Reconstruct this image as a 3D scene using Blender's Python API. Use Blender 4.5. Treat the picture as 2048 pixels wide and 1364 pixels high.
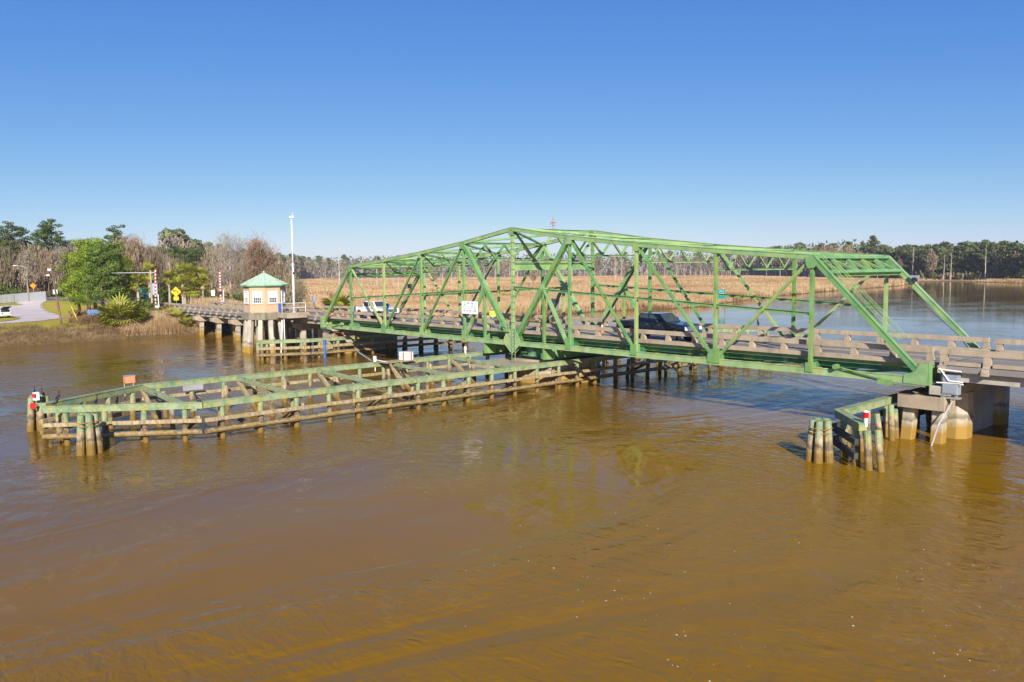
import bpy, math, random
import numpy as np
from mathutils import Vector, Matrix
R = math.radians
rnd = random.Random(7)
for o in list(bpy.data.objects): bpy.data.objects.remove(o)
SC = bpy.context.scene
COL = SC.collection

# ---------------------------------------------------------------- camera
# world: x along the bridge, y across it (away from the camera), z up, water at 0, origin at the pivot
TH, PITCH, ROLL = 0.8543245908, -0.0879959346, -0.0110932642
def to_bridge(v):
    u = Vector((math.cos(TH), -math.sin(TH), 0)); w = Vector((math.sin(TH), math.cos(TH), 0))
    return Vector((v.dot(u), v.dot(w), v.z))
fwd = Vector((0, math.cos(PITCH), math.sin(PITCH))); up = Vector((0, -math.sin(PITCH), math.cos(PITCH))); rt = Vector((1, 0, 0))
cr, sr = math.cos(ROLL), math.sin(ROLL)
r2 = to_bridge(cr*rt + sr*up); u2 = to_bridge(-sr*rt + cr*up); f2 = to_bridge(fwd)
cam = bpy.data.cameras.new('camera'); camo = bpy.data.objects.new('camera', cam); COL.objects.link(camo)
M = Matrix((r2, u2, -f2)).transposed().to_4x4(); M.translation = Vector((50.3445, -44.0103, 9.4359))
camo.matrix_world = M
cam.sensor_width = 36; cam.lens = 1614.376/2048*36; cam.clip_start = 0.5; cam.clip_end = 20000
SC.camera = camo

# ---------------------------------------------------------------- sky, sun, exposure
SUN_AZ, SUN_EL = R(-35.5), R(27.4)
sdir = Vector((math.cos(SUN_AZ)*math.cos(SUN_EL), math.sin(SUN_AZ)*math.cos(SUN_EL), math.sin(SUN_EL)))
world = bpy.data.worlds.new('World'); SC.world = world; world.use_nodes = True
nt = world.node_tree; bg = nt.nodes['Background']
sky = nt.nodes.new('ShaderNodeTexSky'); sky.sky_type = 'NISHITA'; sky.sun_disc = False
sky.sun_elevation = SUN_EL; sky.sun_rotation = math.pi/2 - SUN_AZ
sky.altitude = 0; sky.air_density = 0.6; sky.dust_density = 0.3; sky.ozone_density = 6.0
sep = nt.nodes.new('ShaderNodeSeparateColor'); cmb = nt.nodes.new('ShaderNodeCombineColor'); nt.links.new(sky.outputs[0], sep.inputs[0])
for i, (g, k) in enumerate(((1.27, .914), (.87, 1.283), (.32, 3.80))):     # clear winter-blue response of the sky
    pw = nt.nodes.new('ShaderNodeMath'); pw.operation = 'POWER'; pw.inputs[1].default_value = g; nt.links.new(sep.outputs[i], pw.inputs[0])
    ml = nt.nodes.new('ShaderNodeMath'); ml.operation = 'MULTIPLY'; ml.inputs[1].default_value = k; nt.links.new(pw.outputs[0], ml.inputs[0])
    nt.links.new(ml.outputs[0], cmb.inputs[i])
nt.links.new(cmb.outputs[0], bg.inputs[0]); bg.inputs[1].default_value = 0.078
sun = bpy.data.lights.new('sun', 'SUN'); sun.energy = 5.0; sun.angle = R(0.53); sun.color = (1.0, 0.90, 0.76)
suno = bpy.data.objects.new('sun', sun); COL.objects.link(suno); suno.location = (40, -40, 60)
suno.rotation_euler = sdir.to_track_quat('Z', 'Y').to_euler()
SC.view_settings.view_transform = 'Standard'; SC.view_settings.look = 'None'
SC.view_settings.exposure = 0.58; SC.view_settings.gamma = 1; SC.view_settings.use_curve_mapping = False
SC.cycles.max_bounces = 6; SC.cycles.transparent_max_bounces = 8
SC.cycles.use_denoising = True

# ---------------------------------------------------------------- materials
def nodes(name):
    m = bpy.data.materials.new(name); m.use_nodes = True
    return m, m.node_tree, m.node_tree.nodes['Principled BSDF']
def N(t, kind, **kw):
    n = t.nodes.new(kind)
    for k, v in kw.items(): setattr(n, k, v)
    return n
def noise(t, vec, scale, detail=4, rough=.55, dist=0):
    n = N(t, 'ShaderNodeTexNoise'); n.inputs['Scale'].default_value = scale; n.inputs['Detail'].default_value = detail
    n.inputs['Roughness'].default_value = rough; n.inputs['Distortion'].default_value = dist
    if vec is not None: t.links.new(vec, n.inputs['Vector'])
    return n.outputs['Fac']
def ramp(t, fac, stops):
    n = N(t, 'ShaderNodeValToRGB'); e = n.color_ramp.elements
    while len(e) < len(stops): e.new(.5)
    for el, (p, c) in zip(e, stops):
        el.position = p; el.color = (*c, 1) if len(c) == 3 else c
    t.links.new(fac, n.inputs[0]); return n.outputs[0]
def mixc(t, fac, a, b, mode='MIX'):
    n = N(t, 'ShaderNodeMix', data_type='RGBA', blend_type=mode)
    for s, v in ((n.inputs[0], fac), (n.inputs[6], a), (n.inputs[7], b)):
        if isinstance(v, (int, float)): s.default_value = v
        elif isinstance(v, tuple): s.default_value = (*v, 1)
        else: t.links.new(v, s)
    return n.outputs[2]
def mathn(t, op, a, b=0.0, clamp=False):
    n = N(t, 'ShaderNodeMath', operation=op, use_clamp=clamp)
    for s, v in ((n.inputs[0], a), (n.inputs[1], b)):
        if isinstance(v, (int, float)): s.default_value = v
        else: t.links.new(v, s)
    return n.outputs[0]
def maprange(t, v, a, b, c=0., d=1.):
    n = N(t, 'ShaderNodeMapRange'); n.inputs[1].default_value = a; n.inputs[2].default_value = b
    n.inputs[3].default_value = c; n.inputs[4].default_value = d; t.links.new(v, n.inputs[0]); return n.outputs[0]
def posn(t): return N(t, 'ShaderNodeNewGeometry').outputs['Position']
def objc(t): return N(t, 'ShaderNodeTexCoord').outputs['Object']
def scaled(t, vec, s):
    n = N(t, 'ShaderNodeMapping'); n.inputs['Scale'].default_value = s; t.links.new(vec, n.inputs[0]); return n.outputs[0]
def bump(t, b, h, strength=.3, dist=.05):
    n = N(t, 'ShaderNodeBump'); n.inputs['Strength'].default_value = strength; n.inputs['Distance'].default_value = dist
    t.links.new(h, n.inputs['Height']); t.links.new(n.outputs[0], b.inputs['Normal'])
def plain(name, c, rough=.6, var=.25, scale=3., metal=0., bmp=0., coords='pos', spec=None, rand=0.):
    m, t, b = nodes(name); v = posn(t) if coords == 'pos' else objc(t)
    f = noise(t, v, scale)
    lo = tuple(x*(1-var) for x in c); hi = tuple(min(1, x*(1+var)) for x in c)
    col = ramp(t, f, [(.3, lo), (.7, hi)])
    if rand:
        oi = N(t, 'ShaderNodeObjectInfo')
        hs = N(t, 'ShaderNodeHueSaturation'); t.links.new(col, hs.inputs['Color'])
        t.links.new(maprange(t, oi.outputs['Random'], 0, 1, 1-rand, 1+rand), hs.inputs['Value'])
        t.links.new(maprange(t, oi.outputs['Random'], 0, 1, .5-rand*.05, .5+rand*.05), hs.inputs['Hue'])
        col = hs.outputs[0]
    t.links.new(col, b.inputs['Base Color']); b.inputs['Roughness'].default_value = rough; b.inputs['Metallic'].default_value = metal
    if spec is not None: b.inputs['Specular IOR Level'].default_value = spec
    if bmp: bump(t, b, noise(t, v, scale*8), bmp, .02)
    return m
def flat(name, c, rough=.5, metal=0., coat=0.):
    m, t, b = nodes(name); b.inputs['Base Color'].default_value = (*c, 1); b.inputs['Roughness'].default_value = rough
    b.inputs['Metallic'].default_value = metal; b.inputs['Coat Weight'].default_value = coat
    f = noise(t, objc(t), 6); t.links.new(maprange(t, f, .3, .7, max(0, rough-.07), rough+.07), b.inputs['Roughness'])
    return m

MT = {}
def green_steel(name, base, rustamt):
    m, t, b = nodes(name); p = posn(t)
    c = ramp(t, noise(t, p, .9, 5), [(.3, tuple(x*k for x, k in zip(base, (.50, .72, .80)))), (.5, base), (.7, tuple(min(1, x*1.18) for x in base))])
    alg = ramp(t, noise(t, scaled(t, p, (1, 1, .35)), 1.1, 5, .6), [(.50, (0, 0, 0)), (.68, (1, 1, 1))])
    c = mixc(t, mathn(t, 'MULTIPLY', alg, .6), c, (.33, .40, .06))
    chalk = ramp(t, noise(t, scaled(t, p, (1.3, 1, .5)), .75, 4, .55), [(.60, (0, 0, 0)), (.72, (1, 1, 1))])
    c = mixc(t, mathn(t, 'MULTIPLY', chalk, .45), c, (.42, .58, .40))
    rust = ramp(t, noise(t, scaled(t, p, (2.2, 2, .45)), 1.3, 6, .65), [(.66-rustamt, (0, 0, 0)), (.72-rustamt, (1, 1, 1))])
    rc = ramp(t, noise(t, p, 7), [(.35, (.38, .10, .02)), (.65, (.60, .36, .03))])
    c = mixc(t, mathn(t, 'MULTIPLY', rust, .85), c, rc)
    oi = N(t, 'ShaderNodeObjectInfo'); hs = N(t, 'ShaderNodeHueSaturation'); t.links.new(c, hs.inputs['Color'])     # members have faded differently
    t.links.new(maprange(t, oi.outputs['Random'], 0, 1, .80, 1.16), hs.inputs['Value']); t.links.new(maprange(t, oi.outputs['Random'], 0, 1, .525, .480), hs.inputs['Hue']); t.links.new(maprange(t, oi.outputs['Random'], 0, 1, 1.05, .85), hs.inputs['Saturation'])
    c = hs.outputs[0]
    t.links.new(c, b.inputs['Base Color']); b.inputs['Roughness'].default_value = .36
    bump(t, b, noise(t, p, 22), .18, .01); return m
MT['green'] = green_steel('green_bridge_paint', (.195, .36, .135), .015)
MT['greenrust'] = green_steel('rusty_green_paint', (.21, .35, .12), .075)
MT['greendark'] = green_steel('dark_green_paint', (.045, .19, .09), .01)  # darker green for the steel below the deck

def concrete(name, base, tide=False, streak=.5):
    m, t, b = nodes(name); p = posn(t)
    c = ramp(t, noise(t, p, .8, 6, .6), [(.3, tuple(x*.72 for x in base)), (.7, tuple(min(1, x*1.15) for x in base))])
    st = ramp(t, noise(t, scaled(t, p, (2.6, 2.6, .25)), 1.2, 5), [(.5, (0, 0, 0)), (.72, (1, 1, 1))])
    c = mixc(t, mathn(t, 'MULTIPLY', st, streak), c, tuple(x*.42 for x in base))
    if tide:
        z = N(t, 'ShaderNodeSeparateXYZ'); t.links.new(p, z.inputs[0])
        zz = mathn(t, 'ADD', z.outputs[2], mathn(t, 'MULTIPLY', noise(t, p, 2.2, 5, .65), .9))
        low = maprange(t, zz, 1.45, 1.05)
        c = mixc(t, mathn(t, 'MINIMUM', low, 1.0, True), c, (.33, .21, .045))
        band = mathn(t, 'MULTIPLY', maprange(t, zz, 1.44, 1.54), maprange(t, zz, 1.86, 1.64))
        c = mixc(t, mathn(t, 'MULTIPLY', band, .7), c, (.12, .11, .07))
    t.links.new(c, b.inputs['Base Color']); b.inputs['Roughness'].default_value = .85
    bump(t, b, noise(t, p, 9, 6), .35, .02); return m
MT['conc'] = concrete('weathered_concrete', (.40, .33, .24))
MT['concpale'] = concrete('pale_concrete', (.48, .44, .36), True, .55)
MT['concdark'] = concrete('stained_dark_concrete', (.24, .22, .16), False, .9)
MT['concfresh'] = concrete('grey_girder_concrete', (.42, .40, .35), False, .3)

def timber(name, painted):
    m, t, b = nodes(name); p = posn(t)
    wood = ramp(t, noise(t, scaled(t, p, (3, 3, 1)), 2.2, 6, .65), [(.28, (.13, .095, .05)), (.52, (.34, .27, .16)), (.75, (.54, .46, .33))])
    z = N(t, 'ShaderNodeSeparateXYZ'); t.links.new(p, z.inputs[0])
    zz = mathn(t, 'ADD', z.outputs[2], mathn(t, 'MULTIPLY', mathn(t, 'SUBTRACT', noise(t, p, 2.4, 3), .5), .9))
    if painted:
        g = ramp(t, noise(t, p, 1.6, 5), [(.35, (.11, .22, .11)), (.6, (.255, .345, .215))])
        g = mixc(t, ramp(t, noise(t, p, 2.7, 5), [(.50, (0, 0, 0)), (.60, (.8, .8, .8))]), g, (.33, .33, .08))
        worn = ramp(t, noise(t, scaled(t, p, (1, 1, 2)), 4.5, 6, .7), [(.52, (0, 0, 0)), (.62, (.85, .85, .85))])
        g = mixc(t, worn, g, wood)
        c = mixc(t, maprange(t, zz, 1.15, 1.4), wood, g)
    else:
        alg = ramp(t, noise(t, p, 1.1, 5), [(.48, (0, 0, 0)), (.66, (.7, .7, .7))])
        c = mixc(t, alg, wood, (.26, .24, .06))
    c = mixc(t, mathn(t, 'MULTIPLY', mathn(t, 'MULTIPLY', maprange(t, zz, .62, .74), maprange(t, zz, 1.05, .85)), .75), c, (.075, .058, .03))
    c = mixc(t, maprange(t, zz, .75, .40), c, (.20, .125, .025))
    t.links.new(c, b.inputs['Base Color']); b.inputs['Roughness'].default_value = .85
    bump(t, b, noise(t, scaled(t, p, (5, 5, 2)), 6, 5), .5, .03); return m
MT['timber'] = timber('green_painted_timber', True)
MT['wood'] = timber('bare_weathered_timber', False)
MT['creosote'] = plain('dark_creosoted_timber', (.045, .05, .05), .8, .4, 3, bmp=.3)

def asphalt():
    m, t, b = nodes('road_asphalt'); p = posn(t)
    c = ramp(t, noise(t, scaled(t, p, (.25, 1, 1)), .8, 6), [(.3, (.17, .16, .155)), (.7, (.27, .25, .235))])
    c = mixc(t, mathn(t, 'MULTIPLY', noise(t, p, 30, 2), .25), c, (.1, .1, .1))
    t.links.new(c, b.inputs['Base Color']); b.inputs['Roughness'].default_value = .9; return m
MT['asphalt'] = asphalt()
MT['lot'] = plain('pale_lot_paving', (.56, .50, .45), .9, .15, .25)
MT['lane'] = plain('road_paint_white', (.72, .71, .66), .7, .15, 4)
MT['laney'] = plain('road_paint_yellow', (.62, .45, .06), .7, .2, 4)
MT['white'] = flat('white_paint', (.80, .80, .80), .35)
MT['whitecar'] = flat('white_car_paint', (.82, .82, .82), .2, 0, .6)
MT['blackcar'] = flat('black_blue_car_paint', (.006, .012, .028), .22, 0, .5)
MT['glass'] = flat('tinted_glass', (.045, .06, .065), .06)
MT['tyre'] = flat('rubber', (.02, .02, .02), .8)
MT['chrome'] = flat('chrome', (.75, .76, .78), .15, 1)
MT['rim'] = flat('wheel_metal', (.35, .35, .36), .35, .8)
MT['dark'] = flat('dark_metal', (.03, .03, .035), .6)
MT['greymetal'] = plain('grey_metal', (.36, .42, .50), .4, .12, 2, .3)
MT['galv'] = plain('galvanised_steel', (.50, .52, .53), .45, .15, 3, .5)
MT['red'] = flat('red_paint', (.62, .02, .02), .4)
MT['orange'] = flat('orange_paint', (.80, .20, .05), .5)
MT['boxorange'] = plain('faded_orange_box', (.62, .24, .12), .6, .2, 5)
MT['yellow'] = flat('yellow_sign_paint', (.85, .50, .01), .45)
MT['teal'] = flat('teal_sign_paint', (.02, .36, .38), .45)
MT['sgreen'] = flat('green_sign_paint', (.01, .42, .26), .4)
MT['sblue'] = plain('blue_sign_back', (.10, .17, .38), .5, .3, 4)
MT['sign'] = flat('white_sign_sheet', (.80, .84, .86), .4)
MT['ink'] = flat('sign_lettering', (.16, .20, .22), .6)
MT['hivis'] = flat('hi_vis_fabric', (.62, .85, .02), .7)
MT['trouser'] = flat('blue_grey_trousers', (.10, .13, .22), .8)
MT['skin'] = flat('skin', (.42, .24, .16), .6)
MT['brick'] = None
MT['rust'] = plain('rusted_steel', (.30, .11, .04), .8, .4, 6)
MT['tailred'] = flat('red_lens', (.55, .01, .02), .2)
MT['lampclear'] = flat('clear_lens', (.70, .72, .70), .1)
MT['amber'] = flat('amber_lens', (.80, .25, .03), .2)
MT['bird'] = flat('black_feathers', (.015, .017, .02), .45)
MT['birdbeak'] = flat('beak', (.45, .28, .08), .5)
MT['bluepaint'] = flat('blue_steel_paint', (.03, .14, .45), .5)
MT['cedar'] = plain('orange_varnished_wood', (.50, .25, .07), .7, .25, 3)

def brickmat():
    m, t, b = nodes('buff_brick'); p = objc(t)
    br = N(t, 'ShaderNodeTexBrick'); br.inputs['Scale'].default_value = 1.0
    br.inputs['Color1'].default_value = (.53, .37, .24, 1); br.inputs['Color2'].default_value = (.60, .43, .29, 1)
    br.inputs['Mortar'].default_value = (.50, .40, .28, 1); br.inputs['Brick Width'].default_value = .4
    br.inputs['Row Height'].default_value = .13; br.inputs['Mortar Size'].default_value = .012
    cx = N(t, 'ShaderNodeSeparateXYZ'); t.links.new(p, cx.inputs[0])
    cb = N(t, 'ShaderNodeCombineXYZ'); t.links.new(mathn(t, 'ADD', cx.outputs[0], cx.outputs[1]), cb.inputs[0]); t.links.new(cx.outputs[2], cb.inputs[1])
    t.links.new(cb.outputs[0], br.inputs['Vector'])
    c = mixc(t, mathn(t, 'MULTIPLY', noise(t, p, .9, 5), .5), br.outputs[0], (.40, .27, .16))
    t.links.new(c, b.inputs['Base Color']); b.inputs['Roughness'].default_value = .9; return m
MT['brick'] = brickmat()
MT['roofgreen'] = plain('green_metal_roof', (.42, .57, .44), .45, .10, 2)
MT['trimgreen'] = plain('green_fascia', (.16, .40, .24), .45, .1, 2)

# foliage and bark
MT['pine'] = plain('pine_needles', (.085, .130, .035), .8, .45, .35, coords='pos', rand=.25, spec=.25)
MT['pinefar'] = plain('far_pine_needles', (.115, .145, .062), .85, .4, .12, coords='pos', rand=.30, spec=.15)
MT['pinedeep'] = plain('deep_pine_needles', (.110, .170, .030), .75, .45, .5, coords='pos', rand=.15, spec=.2)
MT['pinebright'] = plain('young_pine_needles', (.165, .225, .018), .7, .45, .5, coords='pos', rand=.15, spec=.25)
MT['moss'] = plain('bare_twigs_and_moss', (.235, .19, .130), .95, .35, .25, coords='pos', rand=.22, spec=.05)
MT['mossgreen'] = plain('olive_mossy_foliage', (.20, .21, .10), .95, .35, .25, coords='pos', rand=.22, spec=.05)
MT['mosswarm'] = plain('russet_twigs', (.27, .18, .12), .95, .35, .25, coords='pos', rand=.2, spec=.05)
MT['twiggrey'] = plain('grey_twigs', (.33, .29, .24), .95, .3, .3, coords='pos', rand=.2, spec=.05)
MT['bark'] = plain('bark', (.17, .12, .085), .95, .4, 1.2, coords='pos', spec=.05)
MT['barkpale'] = plain('pale_bark', (.36, .32, .27), .9, .3, .8, coords='pos', rand=.2, spec=.05)
MT['snag'] = plain('bleached_dead_wood', (.47, .42, .36), .9, .2, .7, coords='pos', spec=.05)
MT['palm'] = plain('palm_fronds', (.27, .285, .03), .6, .4, .9, coords='pos', rand=.2, spec=.3)
MT['palmdead'] = plain('dead_fronds', (.42, .29, .17), .9, .3, 1.5, coords='pos', rand=.1, spec=.05)
MT['shrub'] = plain('shrub_leaves', (.085, .110, .025), .8, .5, .4, coords='pos', rand=.25, spec=.15)
def reedmat():
    m, t, b = nodes('dry_reeds'); p = posn(t)
    c = ramp(t, noise(t, scaled(t, p, (.022, .07, .3)), 1.0, 5, .6), [(.38, (.22, .135, .07)), (.48, (.42, .295, .165)), (.62, (.53, .40, .245))])
    c = mixc(t, mathn(t, 'MULTIPLY', noise(t, p, .8, 4), .35), c, (.30, .19, .08))
    t.links.new(c, b.inputs['Base Color']); b.inputs['Roughness'].default_value = .95; b.inputs['Specular IOR Level'].default_value = .05; return m
MT['reed'] = reedmat()
MT['reedbrown'] = plain('brown_scrub', (.175, .120, .060), .9, .4, .5, coords='pos', spec=.05)

def groundmat():
    m, t, b = nodes('bank_ground'); p = posn(t)
    z = N(t, 'ShaderNodeSeparateXYZ'); t.links.new(p, z.inputs[0])
    lawn = ramp(t, noise(t, scaled(t, p, (.35, 1, 1)), .35, 5), [(.38, (.40, .27, .09)), (.50, (.37, .34, .03)), (.68, (.24, .29, .02))])
    scrub = ramp(t, noise(t, p, 1.1, 6), [(.3, (.10, .065, .03)), (.7, (.27, .19, .10))])
    mud_tone = ramp(t, noise(t, scaled(t, p, (.4, 1, 1)), 1.5, 6), [(.3, (.10, .065, .025)), (.7, (.21, .145, .06))])
    zz = mathn(t, 'ADD', z.outputs[2], mathn(t, 'MULTIPLY', mathn(t, 'SUBTRACT', noise(t, p, .4), .5), .7))
    c = mixc(t, maprange(t, zz, 1.6, 2.05), scrub, lawn)
    c = mixc(t, maprange(t, zz, .9, .35), c, mud_tone)
    marsh = ramp(t, noise(t, scaled(t, p, (.03, .09, 1)), 1.0, 6, .6), [(.36, (.22, .135, .07)), (.47, (.40, .27, .15)), (.62, (.51, .375, .225))])
    marsh = mixc(t, mathn(t, 'MULTIPLY', noise(t, p, .9, 4), .35), marsh, (.22, .12, .05))
    marsh = mixc(t, maprange(t, z.outputs[2], .55, .15), marsh, mud_tone)
    c = mixc(t, maprange(t, z.outputs[1], 26, 34), c, marsh)
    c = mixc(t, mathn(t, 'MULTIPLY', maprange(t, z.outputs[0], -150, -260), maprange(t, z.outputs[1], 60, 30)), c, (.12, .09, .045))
    t.links.new(c, b.inputs['Base Color']); b.inputs['Roughness'].default_value = .95; b.inputs['Specular IOR Level'].default_value = .1
    bump(t, b, noise(t, p, 2.5, 6), .6, .15); return m
MT['ground'] = groundmat()

def watermat():
    m, t, b = nodes('muddy_river_water'); p = posn(t)
    sx = N(t, 'ShaderNodeSeparateXYZ'); t.links.new(p, sx.inputs[0])
    far = N(t, 'ShaderNodeMapRange'); far.interpolation_type = 'SMOOTHSTEP'; t.links.new(sx.outputs[1], far.inputs[0])
    far.inputs[1].default_value = -5; far.inputs[2].default_value = 70; far.inputs[3].default_value = 1; far.inputs[4].default_value = .16   # sheltered, glassy reach upriver
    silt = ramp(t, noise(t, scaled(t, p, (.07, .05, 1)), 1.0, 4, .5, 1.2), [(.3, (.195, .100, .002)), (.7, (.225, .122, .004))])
    mud_tone = N(t, 'ShaderNodeMapRange'); mud_tone.interpolation_type = 'SMOOTHSTEP'; t.links.new(mathn(t, 'ADD', sx.outputs[0], mathn(t, 'MULTIPLY', noise(t, scaled(t, p, (.05, .05, 1)), 1.0, 2), 14)), mud_tone.inputs[0]); mud_tone.inputs[1].default_value = 8; mud_tone.inputs[2].default_value = 36
    silt = mixc(t, mud_tone.outputs[0], (.150, .084, .010), silt)      # silt brown darkened towards low x, imitating a stronger sky sheen there
    ln = noise(t, scaled(t, p, (.10, .16, 1)), 1.0, 3, .55, 3.5)
    ridge = mathn(t, 'MULTIPLY', maprange(t, mathn(t, 'ABSOLUTE', mathn(t, 'SUBTRACT', ln, .5)), .010, .0, 0, 1), maprange(t, noise(t, scaled(t, p, (.06, .06, 1)), 1.0, 2), .48, .62))
    silt = mixc(t, mathn(t, 'MULTIPLY', ridge, .16, True), silt, (.42, .28, .12))
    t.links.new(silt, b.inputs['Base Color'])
    b.inputs['Roughness'].default_value = .05; b.inputs['IOR'].default_value = 1.33; b.inputs['Specular IOR Level'].default_value = .21
    big = noise(t, scaled(t, p, (.05, .035, 1)), 1.0, 4, .6, 1.5)
    calm = ramp(t, big, [(.43, (.05, .05, .05)), (.58, (1, 1, 1))])
    sw = noise(t, scaled(t, p, (.19, .26, 1)), 1.0, 3, .5, 1.6)          # slow swirls of the current
    r0 = noise(t, scaled(t, p, (.42, .75, 1)), 1.0, 2, .5, 1.6)
    r1 = noise(t, scaled(t, p, (1.2, 2.2, 1)), 1.0, 3, .55, 1.0)         # ripples
    r2 = noise(t, scaled(t, p, (3.6, 6.0, 1)), 1.0, 2, .5, .5)
    rip = mathn(t, 'ADD', mathn(t, 'ADD', mathn(t, 'MULTIPLY', r0, .12), mathn(t, 'MULTIPLY', r1, .10)), mathn(t, 'MULTIPLY', r2, .016))
    h = mathn(t, 'ADD', mathn(t, 'MULTIPLY', sw, .11), mathn(t, 'MULTIPLY', rip, calm))
    bump(t, b, mathn(t, 'MULTIPLY', h, far.outputs[0]), 1.0, .6)
    return m
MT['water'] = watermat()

# ---------------------------------------------------------------- mesh helpers
class MB:
    def __init__(s): s.v = []; s.f = []
    def add(s, vs, fs):
        o = len(s.v); s.v += [tuple(v) for v in vs]; s.f += [tuple(i+o for i in f) for f in fs]
    def box(s, a, b):
        x0, y0, z0 = a; x1, y1, z1 = b
        s.add([(x0,y0,z0),(x1,y0,z0),(x1,y1,z0),(x0,y1,z0),(x0,y0,z1),(x1,y0,z1),(x1,y1,z1),(x0,y1,z1)],
              [(0,3,2,1),(4,5,6,7),(0,1,5,4),(1,2,6,5),(2,3,7,6),(3,0,4,7)])
    def beam(s, p0, p1, w, h, up=(0,0,1), w1=None, h1=None):   # w across, h along up
        p0 = Vector(p0); p1 = Vector(p1); d = (p1-p0).normalized(); up = Vector(up)
        if abs(d.dot(up)) > .98: up = Vector((0,1,0)) if abs(d.y) < .9 else Vector((1,0,0))
        x = d.cross(up).normalized(); y = x.cross(d).normalized()
        w1 = w if w1 is None else w1; h1 = h if h1 is None else h1; vs = []
        for p, a, c in ((p0, w, h), (p1, w1, h1)):
            for sx, sy in ((-1,-1),(1,-1),(1,1),(-1,1)): vs.append(p + x*sx*a/2 + y*sy*c/2)
        s.add(vs, [(3,2,1,0),(4,5,6,7),(0,1,5,4),(1,2,6,5),(2,3,7,6),(3,0,4,7)])
    def frame(s, p0, p1, up):
        p0 = Vector(p0); p1 = Vector(p1); d = (p1-p0).normalized(); up = Vector(up)
        if abs(d.dot(up)) > .98: up = Vector((1,0,0))
        x = d.cross(up).normalized(); y = x.cross(d).normalized(); return p0, p1, d, x, y
    def ibeam(s, p0, p1, w, h, tf=.035, tw=.03, up=(0,0,1)):
        p0, p1, d, x, y = s.frame(p0, p1, up)
        s.beam(p0+y*(h/2-tf/2), p1+y*(h/2-tf/2), w, tf, y); s.beam(p0-y*(h/2-tf/2), p1-y*(h/2-tf/2), w, tf, y)
        s.beam(p0, p1, tw, h-2*tf, y)
    def laced(s, p0, p1, w, h, up=(0,0,1), pitch=.5, cover=True):   # two side plates, cover plate on top, lacing below
        p0, p1, d, x, y = s.frame(p0, p1, up)
        for sg in (-1, 1):
            q = x*sg*(w/2-.03); s.beam(p0+q, p1+q, .05, h, y)
            q2 = x*sg*(w/2-.08); s.beam(p0+q2-y*(h/2-.015), p1+q2-y*(h/2-.015), .10, .03, y)
        if cover: s.beam(p0+y*(h/2+.012), p1+y*(h/2+.012), w+.05, .025, y)
        L = (p1-p0).length; n = max(2, int(L/pitch))
        faces = [-1] if cover else [-1, 1]
        for fc in faces:
            for i in range(n):
                a = p0+d*(L*i/n); b = p0+d*(L*(i+1)/n); sg = 1 if i % 2 else -1
                s.beam(a+x*sg*(w/2-.08)+y*fc*(h/2+.012), b-x*sg*(w/2-.08)+y*fc*(h/2+.012), .07, .018, y)
    def tube(s, pts, r, n=8, r1=None, cap=True):
        pts = [Vector(p) for p in pts]; L = len(pts); o = len(s.v)
        for i, p in enumerate(pts):
            d = (pts[min(i+1, L-1)]-pts[max(i-1, 0)]).normalized()
            u = Vector((0,0,1)) if abs(d.z) < .9 else Vector((1,0,0))
            x = d.cross(u).normalized(); y = x.cross(d)
            rr = r[i] if isinstance(r, (list, tuple)) else (r if r1 is None else r+(r1-r)*i/(L-1))
            for k in range(n):
                a = 2*math.pi*k/n; s.v.append(tuple(p+x*math.cos(a)*rr+y*math.sin(a)*rr))
        for i in range(L-1):
            for k in range(n):
                k2 = (k+1) % n; s.f.append((o+i*n+k, o+i*n+k2, o+(i+1)*n+k2, o+(i+1)*n+k))
        if cap: s.f.append(tuple(o+k for k in range(n))[::-1]); s.f.append(tuple(o+(L-1)*n+k for k in range(n)))
    def prism(s, poly, a, b, axis='z'):
        n = len(poly); f = {'z': lambda p, t: (p[0], p[1], t), 'y': lambda p, t: (p[0], t, p[1]), 'x': lambda p, t: (t, p[0], p[1])}[axis]
        s.add([f(p, a) for p in poly]+[f(p, b) for p in poly],
              [tuple(range(n))[::-1], tuple(range(n, 2*n))]+[(i, (i+1) % n, n+(i+1) % n, n+i) for i in range(n)])
    def ball(s, c, r, n=8, m=6, sc=(1,1,1)):
        o = len(s.v); vs = [(c[0], c[1], c[2]+r*sc[2])]
        for j in range(1, m):
            ph = math.pi*j/m
            for k in range(n): vs.append((c[0]+r*sc[0]*math.sin(ph)*math.cos(2*math.pi*k/n), c[1]+r*sc[1]*math.sin(ph)*math.sin(2*math.pi*k/n), c[2]+r*sc[2]*math.cos(ph)))
        vs.append((c[0], c[1], c[2]-r*sc[2])); fs = []
        for k in range(n):
            fs.append((0, 1+k, 1+(k+1) % n)); fs.append((len(vs)-1, 1+(m-2)*n+(k+1) % n, 1+(m-2)*n+k))
            for j in range(m-2): fs.append((1+j*n+k, 1+(j+1)*n+k, 1+(j+1)*n+(k+1) % n, 1+j*n+(k+1) % n))
        s.add(vs, fs)
    def islands(s):
        par = list(range(len(s.v)))
        def fd(a):
            while par[a] != a: par[a] = par[par[a]]; a = par[a]
            return a
        for f in s.f:
            a = fd(f[0])
            for b in f[1:]: par[fd(b)] = a
        out = {}
        for f in s.f: out.setdefault(fd(f[0]), []).append(f)
        res = []
        for fs in out.values():
            m = type(s)(); mp = {}
            for f in fs:
                for i in f:
                    if i not in mp: mp[i] = len(m.v); m.v.append(s.v[i])
                m.f.append(tuple(mp[i] for i in f))
            res.append(m)
        return res
    def each(s, name, mat, parent, **k):          # every loose piece becomes a part of its own
        return [m.build(name, mat, parent, **k) for m in s.islands()]
    def mesh(s, name, mat, smooth=False):
        me = bpy.data.meshes.new(name); me.from_pydata(s.v, [], s.f); me.materials.append(MT[mat] if isinstance(mat, str) else mat)
        if smooth: me.shade_smooth()
        return me
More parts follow.
